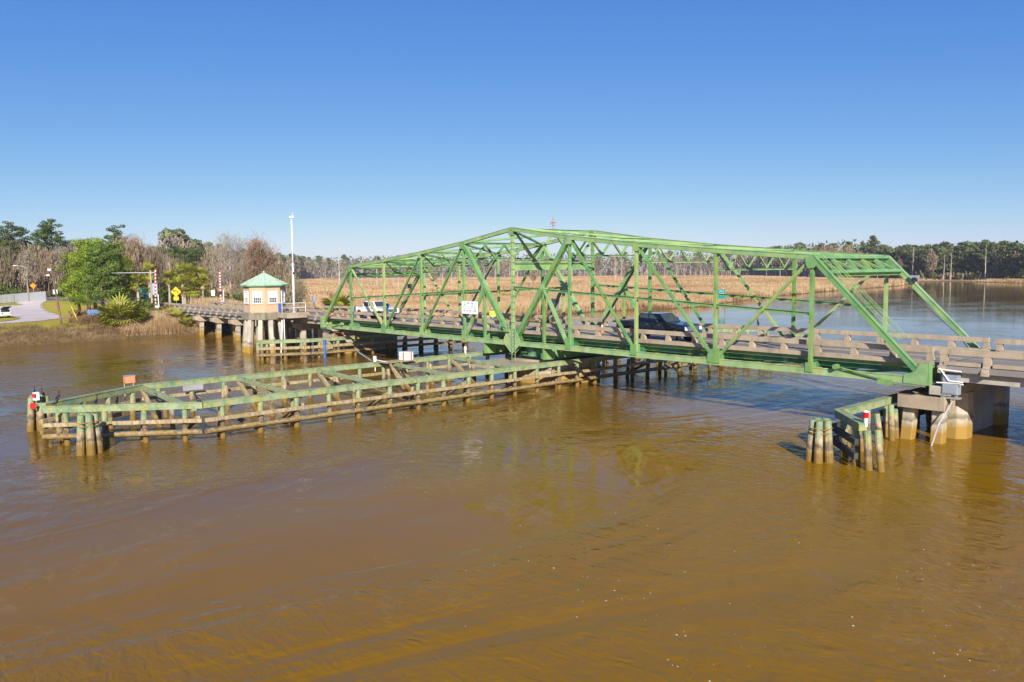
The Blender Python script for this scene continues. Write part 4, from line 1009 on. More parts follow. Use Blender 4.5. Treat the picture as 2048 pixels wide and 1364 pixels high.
q = [c+(u_*.97-z_*.2)*a, c+(z_*.97+u_*.2)*a, c-(u_*.97-z_*.2)*a, c-(z_*.97+u_*.2)*a]; q = [c+((q[i]-c)+(q[(i+1)%4]-c))*.75 for i in range(4)]
m.add([p+nn*.02 for p in q]+[p-nn*.02 for p in q], [(0,1,2,3),(7,6,5,4),(0,1,5,4),(1,2,6,5),(2,3,7,6),(3,0,4,7)]); m.build('red_board', 'red', t)
m = MB(); m.box((-4.9,-34.2,1.95),(-4.55,-33.9,2.42)); m.build('light_box', 'white', t); m = MB(); m.beam((-4.62,-34.24,2.25),(-4.5,-34.1,2.25),.22,.2); m.build('red_light', 'red', t)
t = thing('blue_pipe', 'bright blue vertical steel pipe behind the left fender', 'pipe', (-29.9, -1.5, 0)); m = MB(); m.tube([(-29.9,-1.5,-2),(-29.9,-1.5,1.9)], .14, 10); m.build('pipe', 'bluepaint', t); m = MB(); m.tube([(-29.9,-1.5,1.9),(-29.9,-1.5,1.98)], .2, 10); m.build('flange', 'bluepaint', t)
t, cc, n, tv = board('nesting_box', 'teal board with faint white marks on two posts standing in the marsh edge', 'sign', (-57.0, 112.9, 3.4), 2.0, 2.1, 'teal', thick=.12)
for sx in (-.8, .85): m = MB(); m.tube([(-57+sx,113.0,-1.5),(-57+sx,113.0,2.6)], .09, 7); m.build('post', 'wood', t)
m = MB()
for z, ws in ((3.95,(-.5,-.2,.1,.45)),(3.45,(-.6,-.35,0,.3,.55)),(2.95,(-.2,.1,.35))):
    for x in ws: m.box((-57+x, 112.82, z), (-57+x+.14, 112.838, z+.2))
m.build('lettering', 'sign', t)

# birds
def cormorant(x, y, z, rz, label, preen=False, spread=False):
    m = LB()
    sp = [(-.34,.0,.10),(-.24,0,.16),(-.10,0,.22),(.02,0,.33),(.09,0,.45),(.11,0,.55),(.09,0,.63),(.12,0,.69),(.18,0,.71),(.30,0,.715)] if not preen else [(-.34,0,.12),(-.24,0,.17),(-.10,0,.23),(.03,0,.33),(.09,0,.44),(.06,0,.52),(-.02,0,.52),(-.07,0,.46),(-.11,0,.41),(-.16,0,.33)]
    m.tube(sp, [.02,.05,.095,.10,.07,.035,.028,.038,.03,.008], 9)
    if spread:
        for s in (-1, 1): m.add([(0,s*.06,.42),(.05,s*.5,.46),(-.02,s*.52,.2),(-.12,s*.35,.16),(-.12,s*.1,.2)], [(0,1,2,3,4)]); m.add([(-.02,s*.06,.42),(.03,s*.5,.46),(-.04,s*.52,.2),(-.14,s*.35,.16),(-.14,s*.1,.2)], [(4,3,2,1,0)])
    for s in (-1, 1): m.tube([(-.06,s*.045,.18),(-.04,s*.05,.0)], .014, 5); m.tube([(-.04,s*.05,.008),(.05,s*.06,.008)], .016, 5)
    o = tag(m.build('cormorant', 'bird', None, smooth=True), label, 'bird', 'cormorants perched on the fender'); o.matrix_basis = Matrix.Translation((x,y,z)) @ Matrix.Rotation(rz,4,'Z') @ Matrix.Diagonal((.82,.82,.82,1)); return o
for a in ((-5.75,-33.95,2.0,2.6,'cormorant on the pile cluster behind the tip, the left one of the pair'),(-5.15,-33.6,2.02,-.6,'cormorant on the pile cluster behind the tip, the right one of the pair'),
          (-1.6,-33.5,2.2,.4,'cormorant on the far rail near the tip of the long fender'),(.45,-34.0,2.2,1.2,'cormorant on the near rail just right of the tip'),
          (1.7,-32.3,2.2,.2,'cormorant hunched low on the near rail above the front piles'),(2.35,-31.4,2.2,2.6,'cormorant turning its neck on the near rail',True),
          (3.55,-29.6,2.2,-2.4,'upright cormorant in the middle of the angled near rail'),(4.85,-27.9,2.2,-2.6,'cormorant at the bend of the near rail')): cormorant(*a)
cormorant(17.39, 8.82, 5.09, 2.4, 'lone black bird perched on the far bridge railing')

# ---------------------------------------------------------------- vehicles
def pickup(name, label, loc, rz, paint, L=6.3, service=False, open_bed=True):
    t = thing(name, label, 'truck', loc, rz); h = L/2; fa = h-1.02; ra = -h+1.28; r = .46
    def arch(cx, n=7): return [(cx+.56*math.cos(math.pi*k/(n-1)), .52+.50*math.sin(math.pi*k/(n-1))) for k in range(n)]
    prof = [(-h+.06, .62), (-h+.03, 1.36), (-h+2.05, 1.36), (-h+2.06, 1.38), (h-2.0, 1.42), (h-1.9, 1.40), (h-.35, 1.27), (h-.06, 1.16), (h-.02, .62), (h-.25, .50)]+arch(fa)+[(fa-.56, .45), (ra+.56, .45)]+arch(ra)+[(-h+.5, .55)]
    m = LB(); m.prism(prof, -.97, .97, 'y'); body = m.build('body', paint, t, bevel=.045)
    m = LB(); m.box((-h+.16, -.80, 1.352), (-h+1.98, .80, 1.366)); m.build('bed_liner', 'dark', t)
    xb, xf = -h+2.02, h-1.75; tb, tf = xb+.10, xf-.72; zb_, zt = 1.36, 1.98; wb, wt = .95, .80
    c = [(xb,-wb,zb_),(xf,-wb,zb_),(xf,wb,zb_),(xb,wb,zb_),(tb,-wt,zt),(tf,-wt,zt),(tf,wt,zt),(tb,wt,zt)]
    m = LB(); m.add(c, [(0,3,2,1),(4,5,6,7),(0,1,5,4),(1,2,6,5),(2,3,7,6),(3,0,4,7)]); m.build('cab', paint, t, bevel=.05)
    cv = [Vector(p) for p in c]
    def patch(A, B, C, D, u0, u1, v0, v1, name_='window', mat='glass', off=.012):   # A,B bottom  D,C top
        def at(u, v): return (A*(1-u)+B*u)*(1-v)+(D*(1-u)+C*u)*v
        n_ = (B-A).cross(D-A).normalized(); q = [at(u0,v0), at(u1,v0), at(u1,v1), at(u0,v1)]
        m = LB(); m.add([p+n_*off for p in q]+[p-n_*.02 for p in q], [(0,1,2,3),(7,6,5,4),(0,1,5,4),(1,2,6,5),(2,3,7,6),(3,0,4,7)]); m.build(name_, mat, t)
    sp = ((.06,.44),(.49,.93)) if not service else ((.1,.5),(.55,.93))
    for u0, u1 in sp:
        patch(cv[0], cv[1], cv[5], cv[4], u0, u1, .12, .86); patch(cv[2], cv[3], cv[7], cv[6], 1-u1, 1-u0, .12, .86)
    patch(cv[1], cv[2], cv[6], cv[5], .07, .93, .08, .93, 'windscreen'); patch(cv[3], cv[0], cv[4], cv[7], .12, .88, .15, .85, 'rear_window')
    for cx in (fa, ra):
        for s in (-1, 1):
            m = LB(); m.tube([(cx, s*.70, r), (cx, s*.985, r)], r, 24); w_ = m.build('wheel', 'tyre', t)
            m = LB(); m.tube([(cx, s*.96, r), (cx, s*.997, r)], .27, 16); m.build('rim', 'rim', w_)
    m = LB(); m.box((h-.10, -.93, .52), (h+.06, .93, .80)); m.build('bumper', 'chrome', t, bevel=.03); m = LB(); m.box((-h-.12, -.93, .52), (-h+.08, .93, .76)); m.build('bumper', 'chrome', t, bevel=.03)
    m = LB()
    for k in range(4): m.box((h-.03, -.62, .86+.085*k), (h+.015, .62, .90+.085*k))
    m.box((h-.04,-.66,.84),(h+.0,.66,1.18)); m.build('grille', 'chrome', t)
    for s in (-1, 1):
        m = LB(); m.box((h-.22, s*.80-.15, .88), (h-.005, s*.80+.15, 1.14)); m.build('headlight', 'lampclear', t, bevel=.02)
        m = LB(); m.box((-h+.0, s*.88-.09, .9), (-h+.08, s*.88+.09, 1.3)); m.build('taillight', 'tailred', t)
        m = LB(); m.box((xf-.62, s*1.10-.12, 1.42), (xf-.50, s*1.10+.12, 1.66)); m.box((xf-.58, s*.96-.05, 1.45), (xf-.53, s*1.04+.05, 1.50)); m.build('mirror', 'dark' if not service else 'white', t)
        m = LB(); m.box((xb+.85, s*.975-.02, 1.18), (xb+1.05, s*.975+.02, 1.22)); m.box((xb+1.95, s*.975-.02, 1.18), (xb+2.12, s*.975+.02, 1.22)); m.build('door_handle', 'chrome', t)
        m = LB()
        for xx in (xb+.03, xb+1.12, xf-.25): m.box((xx, s*.972-.004, .55), (xx+.015, s*.972+.004, 1.34))
        m.build('door_gap', 'dark', t)
    if service:
        m = LB(); m.box((tb+.25,-.45,1.97),(tb+.38,.45,2.07)); m.build('light_bar', 'amber', t)
    return t
pickup('pickup_truck', 'black crew cab pickup driving right across the swing span', (13.0, 2.65, 4.205), 0, 'blackcar', 6.35)
pickup('pickup_truck', 'white service pickup near the left end of the swing span', (-26.4, 3.0, 4.205), 0, 'whitecar', 6.5, True)
t = thing('fuel_can', 'red can in the bed of the black pickup', 'can', (11.0, 3.0, 5.57)); m = MB(); m.box((10.85,2.8,5.57),(11.35,3.2,5.82)); m.build('can', 'red', t, bevel=.03); m = MB(); m.tube([(10.95,3,5.86),(11.2,3,5.86)], .02, 5); m.build('handle', 'red', t)
def car(label, loc, rz, paint, hatch=False):
    t = thing('parked_car', label, 'car', loc, rz); h = 2.3; r = .34; fa, ra = h-.9, -h+.85
    def arch(cx): return [(cx+.42*math.cos(math.pi*k/6), .36+.36*math.sin(math.pi*k/6)) for k in range(7)]
    prof = [(-h+.02,.5),(-h,.98),(-h+.1,1.02),(h-1.15,1.0),(h-.2,.82),(h,.6),(h-.05,.35)]+arch(fa)+[(fa-.42,.28),(ra+.42,.28)]+arch(ra)+[(-h+.1,.35)]
    m = LB(); m.prism(prof, -.88, .88, 'y'); m.build('body', paint, t, bevel=.05)
    c = [Vector(p) for p in ((-h+.12,-.84,1.0),(h-1.2,-.84,1.0),(h-1.2,.84,1.0),(-h+.12,.84,1.0),(-h+.65,-.66,1.52),(h-2.1,-.66,1.52),(h-2.1,.66,1.52),(-h+.65,.66,1.52))]
    m = LB(); m.add(c, [(0,3,2,1),(4,5,6,7),(0,1,5,4),(1,2,6,5),(2,3,7,6),(3,0,4,7)]); m.build('cabin', 'glass', t, bevel=.04)
    m = LB(); m.box((-h+.6,-.66,1.50),(h-2.05,.66,1.545)); m.build('roof', paint, t, bevel=.02)
    for a, b in ((0,4),(1,5),(2,6),(3,7)): m = LB(); m.beam(c[a], c[b], .07, .05); m.build('pillar', paint, t)
    for cx in (fa, ra):
        for s in (-1, 1):
            m = LB(); m.tube([(cx,s*.66,r),(cx,s*.89,r)], r, 18); w_ = m.build('wheel', 'tyre', t); m = LB(); m.tube([(cx,s*.87,r),(cx,s*.9,r)], .2, 12); m.build('rim', 'rim', w_)
    for s in (-1, 1):
        m = LB(); m.box((h-.28,s*.7-.13,.6),(h-.02,s*.7+.13,.76)); m.build('headlight', 'lampclear', t); m = LB(); m.box((-h-.02,s*.72-.1,.7),(-h+.06,s*.72+.1,.92)); m.build('taillight', 'tailred', t)
    if hatch: m = LB(); m.beam((-h+.55,0,1.56),(-h-.45,0,1.95), 1.3, .06); m.build('tailgate', 'dark', t)
    return t
car('white hatchback with its dark tailgate raised, parked at the left edge', (-110.8, -19.6, gz(-110.8,-19.6)+.1), R(200), 'whitecar', True)
car('dark car half hidden by reeds beyond the near signs', (-112.5, 3.8, 3.55), R(175), 'blackcar')
car('red car parked behind the big pines', (-161, 7.8, gz(-161,7.8)+.1), R(10), 'red')

# ---------------------------------------------------------------- worker
def person(x, y, z, rz, label):
    t = thing('person', label, 'person', (x, y, z), rz)
    def skin(name, pts, edges, rad, mat, parent=t, sub=2):
        me = bpy.data.meshes.new(name); me.from_pydata(pts, edges, []); me.materials.append(MT[mat]); o = bpy.data.objects.new(name, me); COL.objects.link(o); o.parent = parent
        md = o.modifiers.new('skin', 'SKIN'); sv = me.skin_vertices[0].data
        for v, rr in zip(sv, rad): v.radius = rr if isinstance(rr, tuple) else (rr, rr)
        sv[0].use_root = True; md.use_smooth_shade = True; ms = o.modifiers.new('sub', 'SUBSURF'); ms.levels = sub; ms.render_levels = sub; return o
    P_ = [(0,0,.95),(0,0,1.15),(0,0,1.38),(0,0,1.50),(.01,0,1.60),(.02,0,1.70),(.01,0,1.77),
          (0,.10,.90),(.02,.11,.50),(0,.12,.09),(.14,.13,.03),(0,-.10,.90),(.03,-.11,.50),(-.02,-.12,.09),(.12,-.13,.03),
          (0,.19,1.42),(.02,.25,1.16),(.18,.20,.99),(.24,.18,.96),(0,-.19,1.42),(-.02,-.26,1.16),(.12,-.24,.96),(.18,-.23,.92)]
    E_ = [(0,1),(1,2),(2,3),(3,4),(4,5),(5,6),(0,7),(7,8),(8,9),(9,10),(0,11),(11,12),(12,13),(13,14),(2,15),(15,16),(16,17),(17,18),(2,19),(19,20),(20,21),(21,22)]
    rd = [.13,.12,.14,.055,.065,.095,.05,.09,.06,.045,.035,.09,.06,.045,.035,.06,.045,.033,.03,.06,.045,.033,.03]
    bd = skin('body', P_, E_, rd, 'skin')
    skin('jacket', [(0,0,.88),(0,0,1.15),(0,0,1.38),(0,0,1.49),(0,.20,1.43),(.02,.26,1.16),(.16,.21,1.00),(0,-.20,1.43),(-.02,-.27,1.16),(.10,-.25,.98)],
         [(0,1),(1,2),(2,3),(2,4),(4,5),(5,6),(2,7),(7,8),(8,9)], [(.17,.20),(.16,.19),(.17,.20),.075,.085,.068,.052,.085,.068,.052], 'hivis')
    m = LB(); 
    for zz in (1.02, 1.12): m.tube([(.185*math.cos(a*math.pi/8), .20*math.sin(a*math.pi/8), zz) for a in range(17)], .02, 4)
    m.build('reflective_band', 'sign', t)
    skin('trousers', [(0,0,.93),(0,.10,.86),(.02,.11,.50),(0,.12,.12),(0,-.10,.86),(.03,-.11,.50),(-.02,-.12,.12)], [(0,1),(1,2),(2,3),(0,4),(4,5),(5,6)], [.15,.11,.08,.065,.11,.08,.065], 'trouser')
    for s in (-1, 1): m = LB(); m.tube([(-.08,s*.125,.05),(.02,s*.125,.07),(.18,s*.13,.045)], [.05,.06,.04], 8); m.build('boot', 'dark', t)
    m = LB(); m.ball((.015,0,1.76), .125, 12, 8, (1.1,1,.85)); m.tube([(.015,0,1.735),(.015,0,1.745)], .165, 16); m.build('helmet', 'hivis', t)
    m = LB(); m.tube([(.10,0,1.67),(.135,0,1.655)], .014, 6); m.box((.095,-.03,1.615),(.112,.03,1.622))
    for s in (-1, 1): m.ball((.098,s*.035,1.69), .012, 6, 4); m.ball((.015,s*.097,1.675), .022, 6, 4, (.8,.4,1.2))
    m.build('face', 'skin', t)
    for hx, hy, hz, s in ((.24,.18,.96,1),(.18,-.23,.92,-1)):
        m = LB(); m.ball((hx+.02,hy,hz-.01), .042, 8, 6, (1,.5,1.1))
        for k, ln_ in enumerate((.065,.075,.07,.055)):
            o_ = (k-1.5)*.02; m.tube([(hx+.045,hy,hz+o_),(hx+.045+ln_*.55,hy-s*.012,hz+o_-.01),(hx+.045+ln_*.8,hy-s*.035,hz+o_-.025)], [.010,.009,.007], 5)
        m.tube([(hx+.01,hy-s*.02,hz+.035),(hx+.04,hy-s*.04,hz+.055),(hx+.065,hy-s*.05,hz+.045)], [.012,.010,.008], 5); m.build('hand', 'skin', t, smooth=True)
    return t
person(-6.15, 2.9, 4.205, R(140), 'person in hi-vis jacket and helmet standing on the deck left of the pivot post')

# ---------------------------------------------------------------- left bank: gates, signs, poles, fence
def gate(x, y, z0, zt, label, boxes=True, lean=0):
    t = thing('crossing_gate', label, 'road gate', (x, y, z0))
    m = MB(); m.box((x-.35,y-.3,z0),(x+.35,y+.3,z0+1.25)); m.build('gate_housing', 'white', t, bevel=.03)
    top = Vector((x+lean, y, zt)); base = Vector((x-.05, y-.2, z0+1.0)); n = 22
    mr = MB(); mw = MB()
    for i in range(n):
        a = base+(top-base)*i/n; b = base+(top-base)*(i+1)/n; (mr if i % 2 else mw).beam(a, b, .20, .16, (1,0,0))
    mr.build('red_stripes', 'red', t); mw.build('arm', 'white', t)
    m = MB(); m.tube([(x+.28,y+.2,z0),(x+.28,y+.2,z0+3.1)], .07, 8); m.build('post', 'white', t)
    m = MB(); m.tube([(x+.28,y-.0,z0+2.6),(x+.28,y-.25,z0+2.6)], .16, 12); m.tube([(x-.12,y-.0,z0+2.6),(x-.12,y-.25,z0+2.6)], .16, 12); m.build('warning_light', 'dark', t)
    return t
g1 = gate(-86.5, -1.3, 3.0, 10.3, 'raised red and white striped gate arm at the near side of the road', lean=.15)
gate(-89.0, 10.4, 3.4, 9.8, 'raised red and white striped gate arm on the far side of the road', lean=-.5)
t = thing('mast_arm', 'pale steel pole with a long horizontal arm reaching left above the road', 'signal pole', (-86.9, -1.9, 3))
m = MB(); m.tube([(-86.9,-1.9,2.4),(-86.9,-1.9,10.0)], .14, 10, .12); m.build('pole', 'barkpale', t); m = MB(); d = Vector((-.65,-.76,0)); a = Vector((-86.9,-1.9,9.62)); m.tube([a-d*.8, a+d*6.9], .09, 8, .06); m.build('arm', 'galv', t)
def signpost(name, label, x, y, z0, zs, w, h, mat, post='galv', f=(.8,-.6), diamond=False, cat='sign', posts=(0,)):
    t = thing(name, label, cat, (x, y, z0)); n = Vector((f[0], f[1], 0)).normalized(); tv = Vector((-n.y, n.x, 0))
    for o_ in posts: m = MB(); q = Vector((x,y,0))+tv*o_; m.tube([(q.x,q.y,z0-.3),(q.x,q.y,zs+h*.3)], .05, 6); m.build('post', post, t)
    c = Vector((x,y,zs))+n*.07; m = MB()
    if diamond:
        q = [c+tv*w/2, c+Vector((0,0,w/2)), c-tv*w/2, c-Vector((0,0,w/2))]; m.add([p+n*.02 for p in q]+[p-n*.02 for p in q], [(0,1,2,3),(7,6,5,4),(0,1,5,4),(1,2,6,5),(2,3,7,6),(3,0,4,7)])
    else: m.beam(c-tv*w/2, c+tv*w/2, .04, h)
    m.build('panel', mat, t); return t, c, n, tv
t, c, n, tv = signpost('warning_sign', 'yellow diamond sign with a black left-turn arrow beside the road', -118, 12.4, 3.5, 5.75, 2.05, 2.05, 'yellow', diamond=True)
m = MB(); z = Vector((0,0,1)); c2 = c+n*.035
for a, b in ((tv*.42-z*.40, tv*.42-z*.02), (tv*.42-z*.02, tv*.15+z*.22), (tv*.15+z*.22, -tv*.30+z*.22), (-tv*.52+z*.20, -tv*.25+z*.45), (-tv*.52+z*.24, -tv*.25-z*.02)): m.beam(c2+a, c2+b, .03, .15, tuple((b-a).cross(n).normalized()))
m.build('arrow', 'dark', t)
m = MB(); m.beam(c-tv*.5-z*1.35, c+tv*.5-z*1.35, .04, .75); m.build('plate', 'yellow', t)
signpost('road_sign', 'small white rectangular sign on a thin post by the far gate', -93.7, 10.7, 3.9, 5.9, .55, 1.0, 'sign')
signpost('road_sign', 'small white square sign on a post left of the green sign', -124, 4.6, 3.0, 5.9, .75, .75, 'galv')
signpost('road_sign', 'green square sign above a teal plate, near the pale board', -118, 6.0, 3.0, 6.25, .95, 1.0, 'sgreen')
signpost('road_sign', 'teal plate with a small red tab, low beside the pale board', -115.5, 6.3, 3.0, 5.15, 1.25, .9, 'teal')
signpost('pale_board', 'tall blank pale grey board on two posts beside the road', -113.5, 6.8, 3.0, 6.45, 1.25, 2.25, 'greymetal', posts=(-.55,.55))
signpost('road_sign', 'white square sign by the fence, right of the street lamp', -178, 3.0, 2.6, 5.2, 1.1, 1.1, 'sign')
signpost('road_sign', 'small white sign at the foot of the street lamp', -174, -2.4, 2.6, 4.6, .9, .8, 'sign')
signpost('warning_sign', 'orange diamond sign behind the street lamp', -180, -1.4, 2.6, 6.8, 1.5, 1.5, 'amber', diamond=True)
t, c, n, tv = signpost('blue_board', 'weathered blank blue board on two wooden posts on the bank', -85.2, -10.9, 1.9, 3.55, 2.2, .95, 'sblue', 'wood', posts=(-.75,.75))
t = thing('street_lamp', 'grey street lamp with its arm pointing left beyond the car park', 'lamp', (-173, -4, 2.3)); m = MB(); m.tube([(-173,-4,2.2),(-172.2,-4,11.2)], .13, 8, .08); m.build('pole', 'barkpale', t)
m = MB(); m.tube([(-172.2,-4,11.2),(-173.4,-5.2,11.7),(-174.2,-6.0,11.75)], .06, 6); m.build('arm', 'galv', t); m = MB(); m.box((-174.8,-6.4,11.68),(-174.0,-5.8,11.85)); m.build('lamp_head', 'white', t)
t = thing('utility_pole', 'leaning brown wooden utility pole on the bank in front of the pines', 'pole', (-82.9,-15.9,1.9)); m = MB(); m.tube([(-82.9,-15.9,1.0),(-83.3,-16.9,11.0)], .17, 10, .12); m.build('pole', 'bark', t)
m = MB(); m.box((-83.6,-17.3,10.0),(-83.25,-16.95,10.35)); m.box((-83.8,-17.5,9.3),(-83.4,-17.1,9.5)); m.each('insulator', 'white', t)
m = MB(); m.tube([(-83.2,-16.6,8.9),(-84.1,-14.2,4.6)], .025, 4); m.build('guy_wire', 'galv', t)
t = thing('guy_guard', 'yellow slanting guy wire marker beside the utility pole', 'marker', (-82.8,-13.8,2)); m = MB(); m.tube([(-83.3,-14.5,4.75),(-82.5,-13.75,2.0)], .05, 8); m.build('tube', 'yellow', t); m = MB(); m.tube([(-82.5,-13.75,2.05),(-82.45,-13.7,1.8)], .1, 8); m.build('anchor', 'galv', t)
t = thing('signal_post', 'grey box on a short post with a yellow drum behind the approach railing', 'signal', (-53.3,9.5,3.9)); m = MB(); m.tube([(-53.3,9.5,3.6),(-53.3,9.5,5.3)], .06, 6); m.build('post', 'dark', t); m = MB(); m.box((-53.6,9.3,5.2),(-53.05,9.7,6.0)); m.build('housing', 'greymetal', t); m = MB(); m.tube([(-51.8,9.5,4.3),(-51.8,9.5,4.85)], .28, 12); m.build('drum', 'yellow', t)
t = thing('metal_fence', 'pale grey slatted chain link fence around the lot at the left', 'fence', (-190,-6,2.3))
fp_ = [(-205,-16),(-196,-9.5),(-189,-7.6),(-180,-5.6),(-166,-1.5)]
for a, b in zip(fp_[:-1], fp_[1:]):
    za, zb2 = gz(*a), gz(*b); m = MB(); m.beam((a[0],a[1],za+1.15),(b[0],b[1],zb2+1.15), .05, 2.1); m.build('mesh_panel', 'galv', t)
    k = int(math.dist(a, b)/2.4)
    for i in range(k+1): q = (a[0]+(b[0]-a[0])*i/k, a[1]+(b[1]-a[1])*i/k); m = MB(); m.tube([(q[0]+.05,q[1]-.08,za-.1),(q[0]+.05,q[1]-.08,za+2.3)], .04, 6); m.build('fence_post', 'galv', t)

# ---------------------------------------------------------------- trees and plants
GT = np.random.default_rng(5)
def quads(C, A, B):                 # centre, half-axis a, half-axis b  -> quads
    V = np.stack([C-A-B, C+A-B, C+A+B, C-A+B], 1).reshape(-1, 3); return V, np.arange(len(V)).reshape(-1, 4)
def rdir(n): v = GT.normal(size=(n, 3)); return v/np.linalg.norm(v, axis=1, keepdims=True)
def leafquads(C, sx, sy, up=0.):
    n = len(C); a = rdir(n); b = rdir(n); b[:, 2] += up; b = np.cross(a, b); b /= np.linalg.norm(b, axis=1, keepdims=True)+1e-9
    k = GT.uniform(.6, 1.3, (n, 1)); return quads(C, a*sx*k, b*sy*k)
def clumpy(centres, radii, per, sx, sy, flat=.6):
    Cs = []
    for c, r in zip(centres, radii):
        n = max(4, int(per*r*r)); d = rdir(n)*(GT.uniform(.35, 1.0, (n, 1))**.5)*r*GT.uniform(.8, 1.15, (n, 1)); d[:, 2] *= flat; Cs.append(np.array(c)+d)
    return leafquads(np.concatenate(Cs), sx, sy)
def mesh_obj(name, VF, mat, parent=None):
    o = bpy.data.objects.new(name, bulk(name, VF[0], VF[1], mat)); COL.objects.link(o)
    if parent: o.parent = parent
    return o
def limbs(mb, base, h, r, nl, h0, spread, rise, rs=.35, n=6, bend=.04):
    tips = []; pts = []; x = y = 0.
    for i in range(7):
        pts.append((x, y, h*i/6-.3 if i == 0 else h*i/6)); x += GT.normal(0, bend*h/6); y += GT.normal(0, bend*h/6)
    mb.tube(pts, [r*(1-.82*i/6) for i in range(7)], n)
    for k in range(nl):
        f = h0+(1-h0)*(k+.5)/nl; i = min(5, int(f*6)); t = f*6-i; p = Vector(pts[i]).lerp(Vector(pts[i+1]), t); a = k*2.4+GT.uniform(-.4, .4); L = spread*h*(1.15-f*.75)*GT.uniform(.7, 1.2)
        d = Vector((math.cos(a), math.sin(a), rise*GT.uniform(.6, 1.4))); q1 = p+d*L*.5+Vector((0, 0, -.02*L)); q2 = p+d*L+Vector((0, 0, .12*L))
        mb.tube([p, q1, q2], [r*rs*(1.1-f), r*rs*.6*(1.1-f), r*rs*.2], 4, cap=False); tips += [tuple(q1), tuple(q2)]
    return pts, tips
def mk_pine(seed, h, r, mat, nl=13, h0=.5, per=26, q=(.30, .16), spread=.17, name='pine_tree', bark='bark', cr=1.5):
    t = thing(name, 'pine', 'tree', (0, 0, -200)); m = LB(); pts, tips = limbs(m, (0,0,0), h, r, nl, h0, spread, .12); m.build('trunk', bark, t)
    cs = [p for p in tips]+[pts[-1], pts[-2]]; rr = [cr*GT.uniform(.55, 1.15) for _ in cs]
    mesh_obj('crown', clumpy(cs, rr, per, *q, flat=.55), mat, t); return t
def mk_bare(seed, h, r, mat, nl=14, h0=.3, spread=.24, tw=900, moss=350, bark='bark', name='bare_tree', twl=.55, tww=.022, ml=.6, mw=.12, cr=1.6, mossmat='moss'):
    t = thing(name, 'bare', 'tree', (0, 0, -200)); m = LB(); pts, tips = limbs(m, (0,0,0), h, r, nl, h0, spread, .75, rs=.5)
    P2 = []
    for tp in list(tips):
        for k in range(3):
            d = rdir(1)[0]; d[2] = abs(d[2])*.8; L = h*.07*GT.uniform(.6, 1.4); e = Vector(tp)+Vector(d)*L; m.tube([tp, e], r*.09, 3, r*.02, cap=False); P2.append(tuple(e))
    m.build('trunk', bark, t); allt = np.array(tips+P2)
    idx = GT.integers(0, len(allt), tw); C = allt[idx]+GT.normal(0, cr*.5, (tw, 3)); a = rdir(tw); a[:, 2] = np.abs(a[:, 2])+.3; b = np.cross(a, rdir(tw)); b /= np.linalg.norm(b, axis=1, keepdims=True)+1e-9
    mesh_obj('twigs', quads(C, a*twl*GT.uniform(.4, 1.2, (tw, 1)), b*tww), mat, t)
    if moss:
        idx = GT.integers(0, len(allt), moss); L = ml*GT.uniform(.4, 1.3, (moss, 1)); C = allt[idx]+GT.normal(0, cr*.4, (moss, 3)); C[:, 2:] -= L; a = rdir(moss); a[:, 2] = 0
        mesh_obj('hanging_moss', quads(C, a*mw, np.array([0, 0, 1.])*L), mossmat, t)
    return t
def mk_snag(h, r, nl=7): 
    t = thing('dead_tree', 'snag', 'tree', (0, 0, -200)); m = LB(); pts, tips = limbs(m, (0,0,0), h, r, nl, .35, .10, .8, rs=.45, bend=.03); m.build('trunk', 'snag', t)
    m = LB()
    for tp in tips:
        for k in range(2): d = rdir(1)[0]; d[2] = abs(d[2]); m.tube([tp, Vector(tp)+Vector(d)*h*.05], r*.08, 3, r*.03, cap=False)
    m.build('branches', 'snag', t); return t
def mk_palm(h, name='palm_tree', nf=42, fr=1.15, skirt=True, mat='palm'):
    t = thing(name, 'palm', 'palm' if h > 2 else 'shrub', (0, 0, -200))
    if h > 1: m = LB(); m.tube([(0,0,-.3),(.05,.02,h*.5),(0,.05,h)], [.24,.19,.17], 10); m.build('trunk', 'barkpale' if skirt else 'bark', t)
    VV = []
    def fan(base, d, L, fl, droop):
        d = d/np.linalg.norm(d); side = np.cross(d, [0, 0, 1.]); side /= np.linalg.norm(side)+1e-9; upv = np.cross(side, d); hub = base+d*L
        for k in range(11):
            a = (k-5)/5*1.45; dd = d*math.cos(a)+side*math.sin(a); tip = hub+dd*fl*(1-.25*abs(a)/1.45)+np.array([0, 0, -droop*fl*(.4+.2*abs(a))])+upv*.05*((k % 2)*2-1)
            w = np.cross(dd, upv)*.055; mid = hub+(tip-hub)*.55+upv*.05; VV.append([hub, mid-w, tip, mid+w])
        VV.append([base-side*.02, base+side*.02, hub+side*.02, hub-side*.02])
    top = np.array([0, .05, h])
    for i in range(nf):
        el = math.asin(GT.uniform(-.55 if h > 1 else .02, .98)); az = i*2.39996; d = np.array([math.cos(az)*math.cos(el), math.sin(az)*math.cos(el), math.sin(el)]); fan(top, d, fr*GT.uniform(.55, .9), fr*GT.uniform(.7, .95), .55-.4*math.sin(el))
    V = np.array(VV).reshape(-1, 3); mesh_obj('fronds', (V, np.arange(len(V)).reshape(-1, 4)), mat, t)
    if skirt and h > 1:
        VV = []
        for i in range(14):
            el = R(GT.uniform(-75, -40)); az = i*2.39996; d = np.array([math.cos(az)*math.cos(el), math.sin(az)*math.cos(el), math.sin(el)]); fan(top-np.array([0, 0, .15]), d, fr*.45, fr*.6, .5)
        V = np.array(VV).reshape(-1, 3); mesh_obj('dead_fronds', (V, np.arange(len(V)).reshape(-1, 4)), 'palmdead', t)
    return t
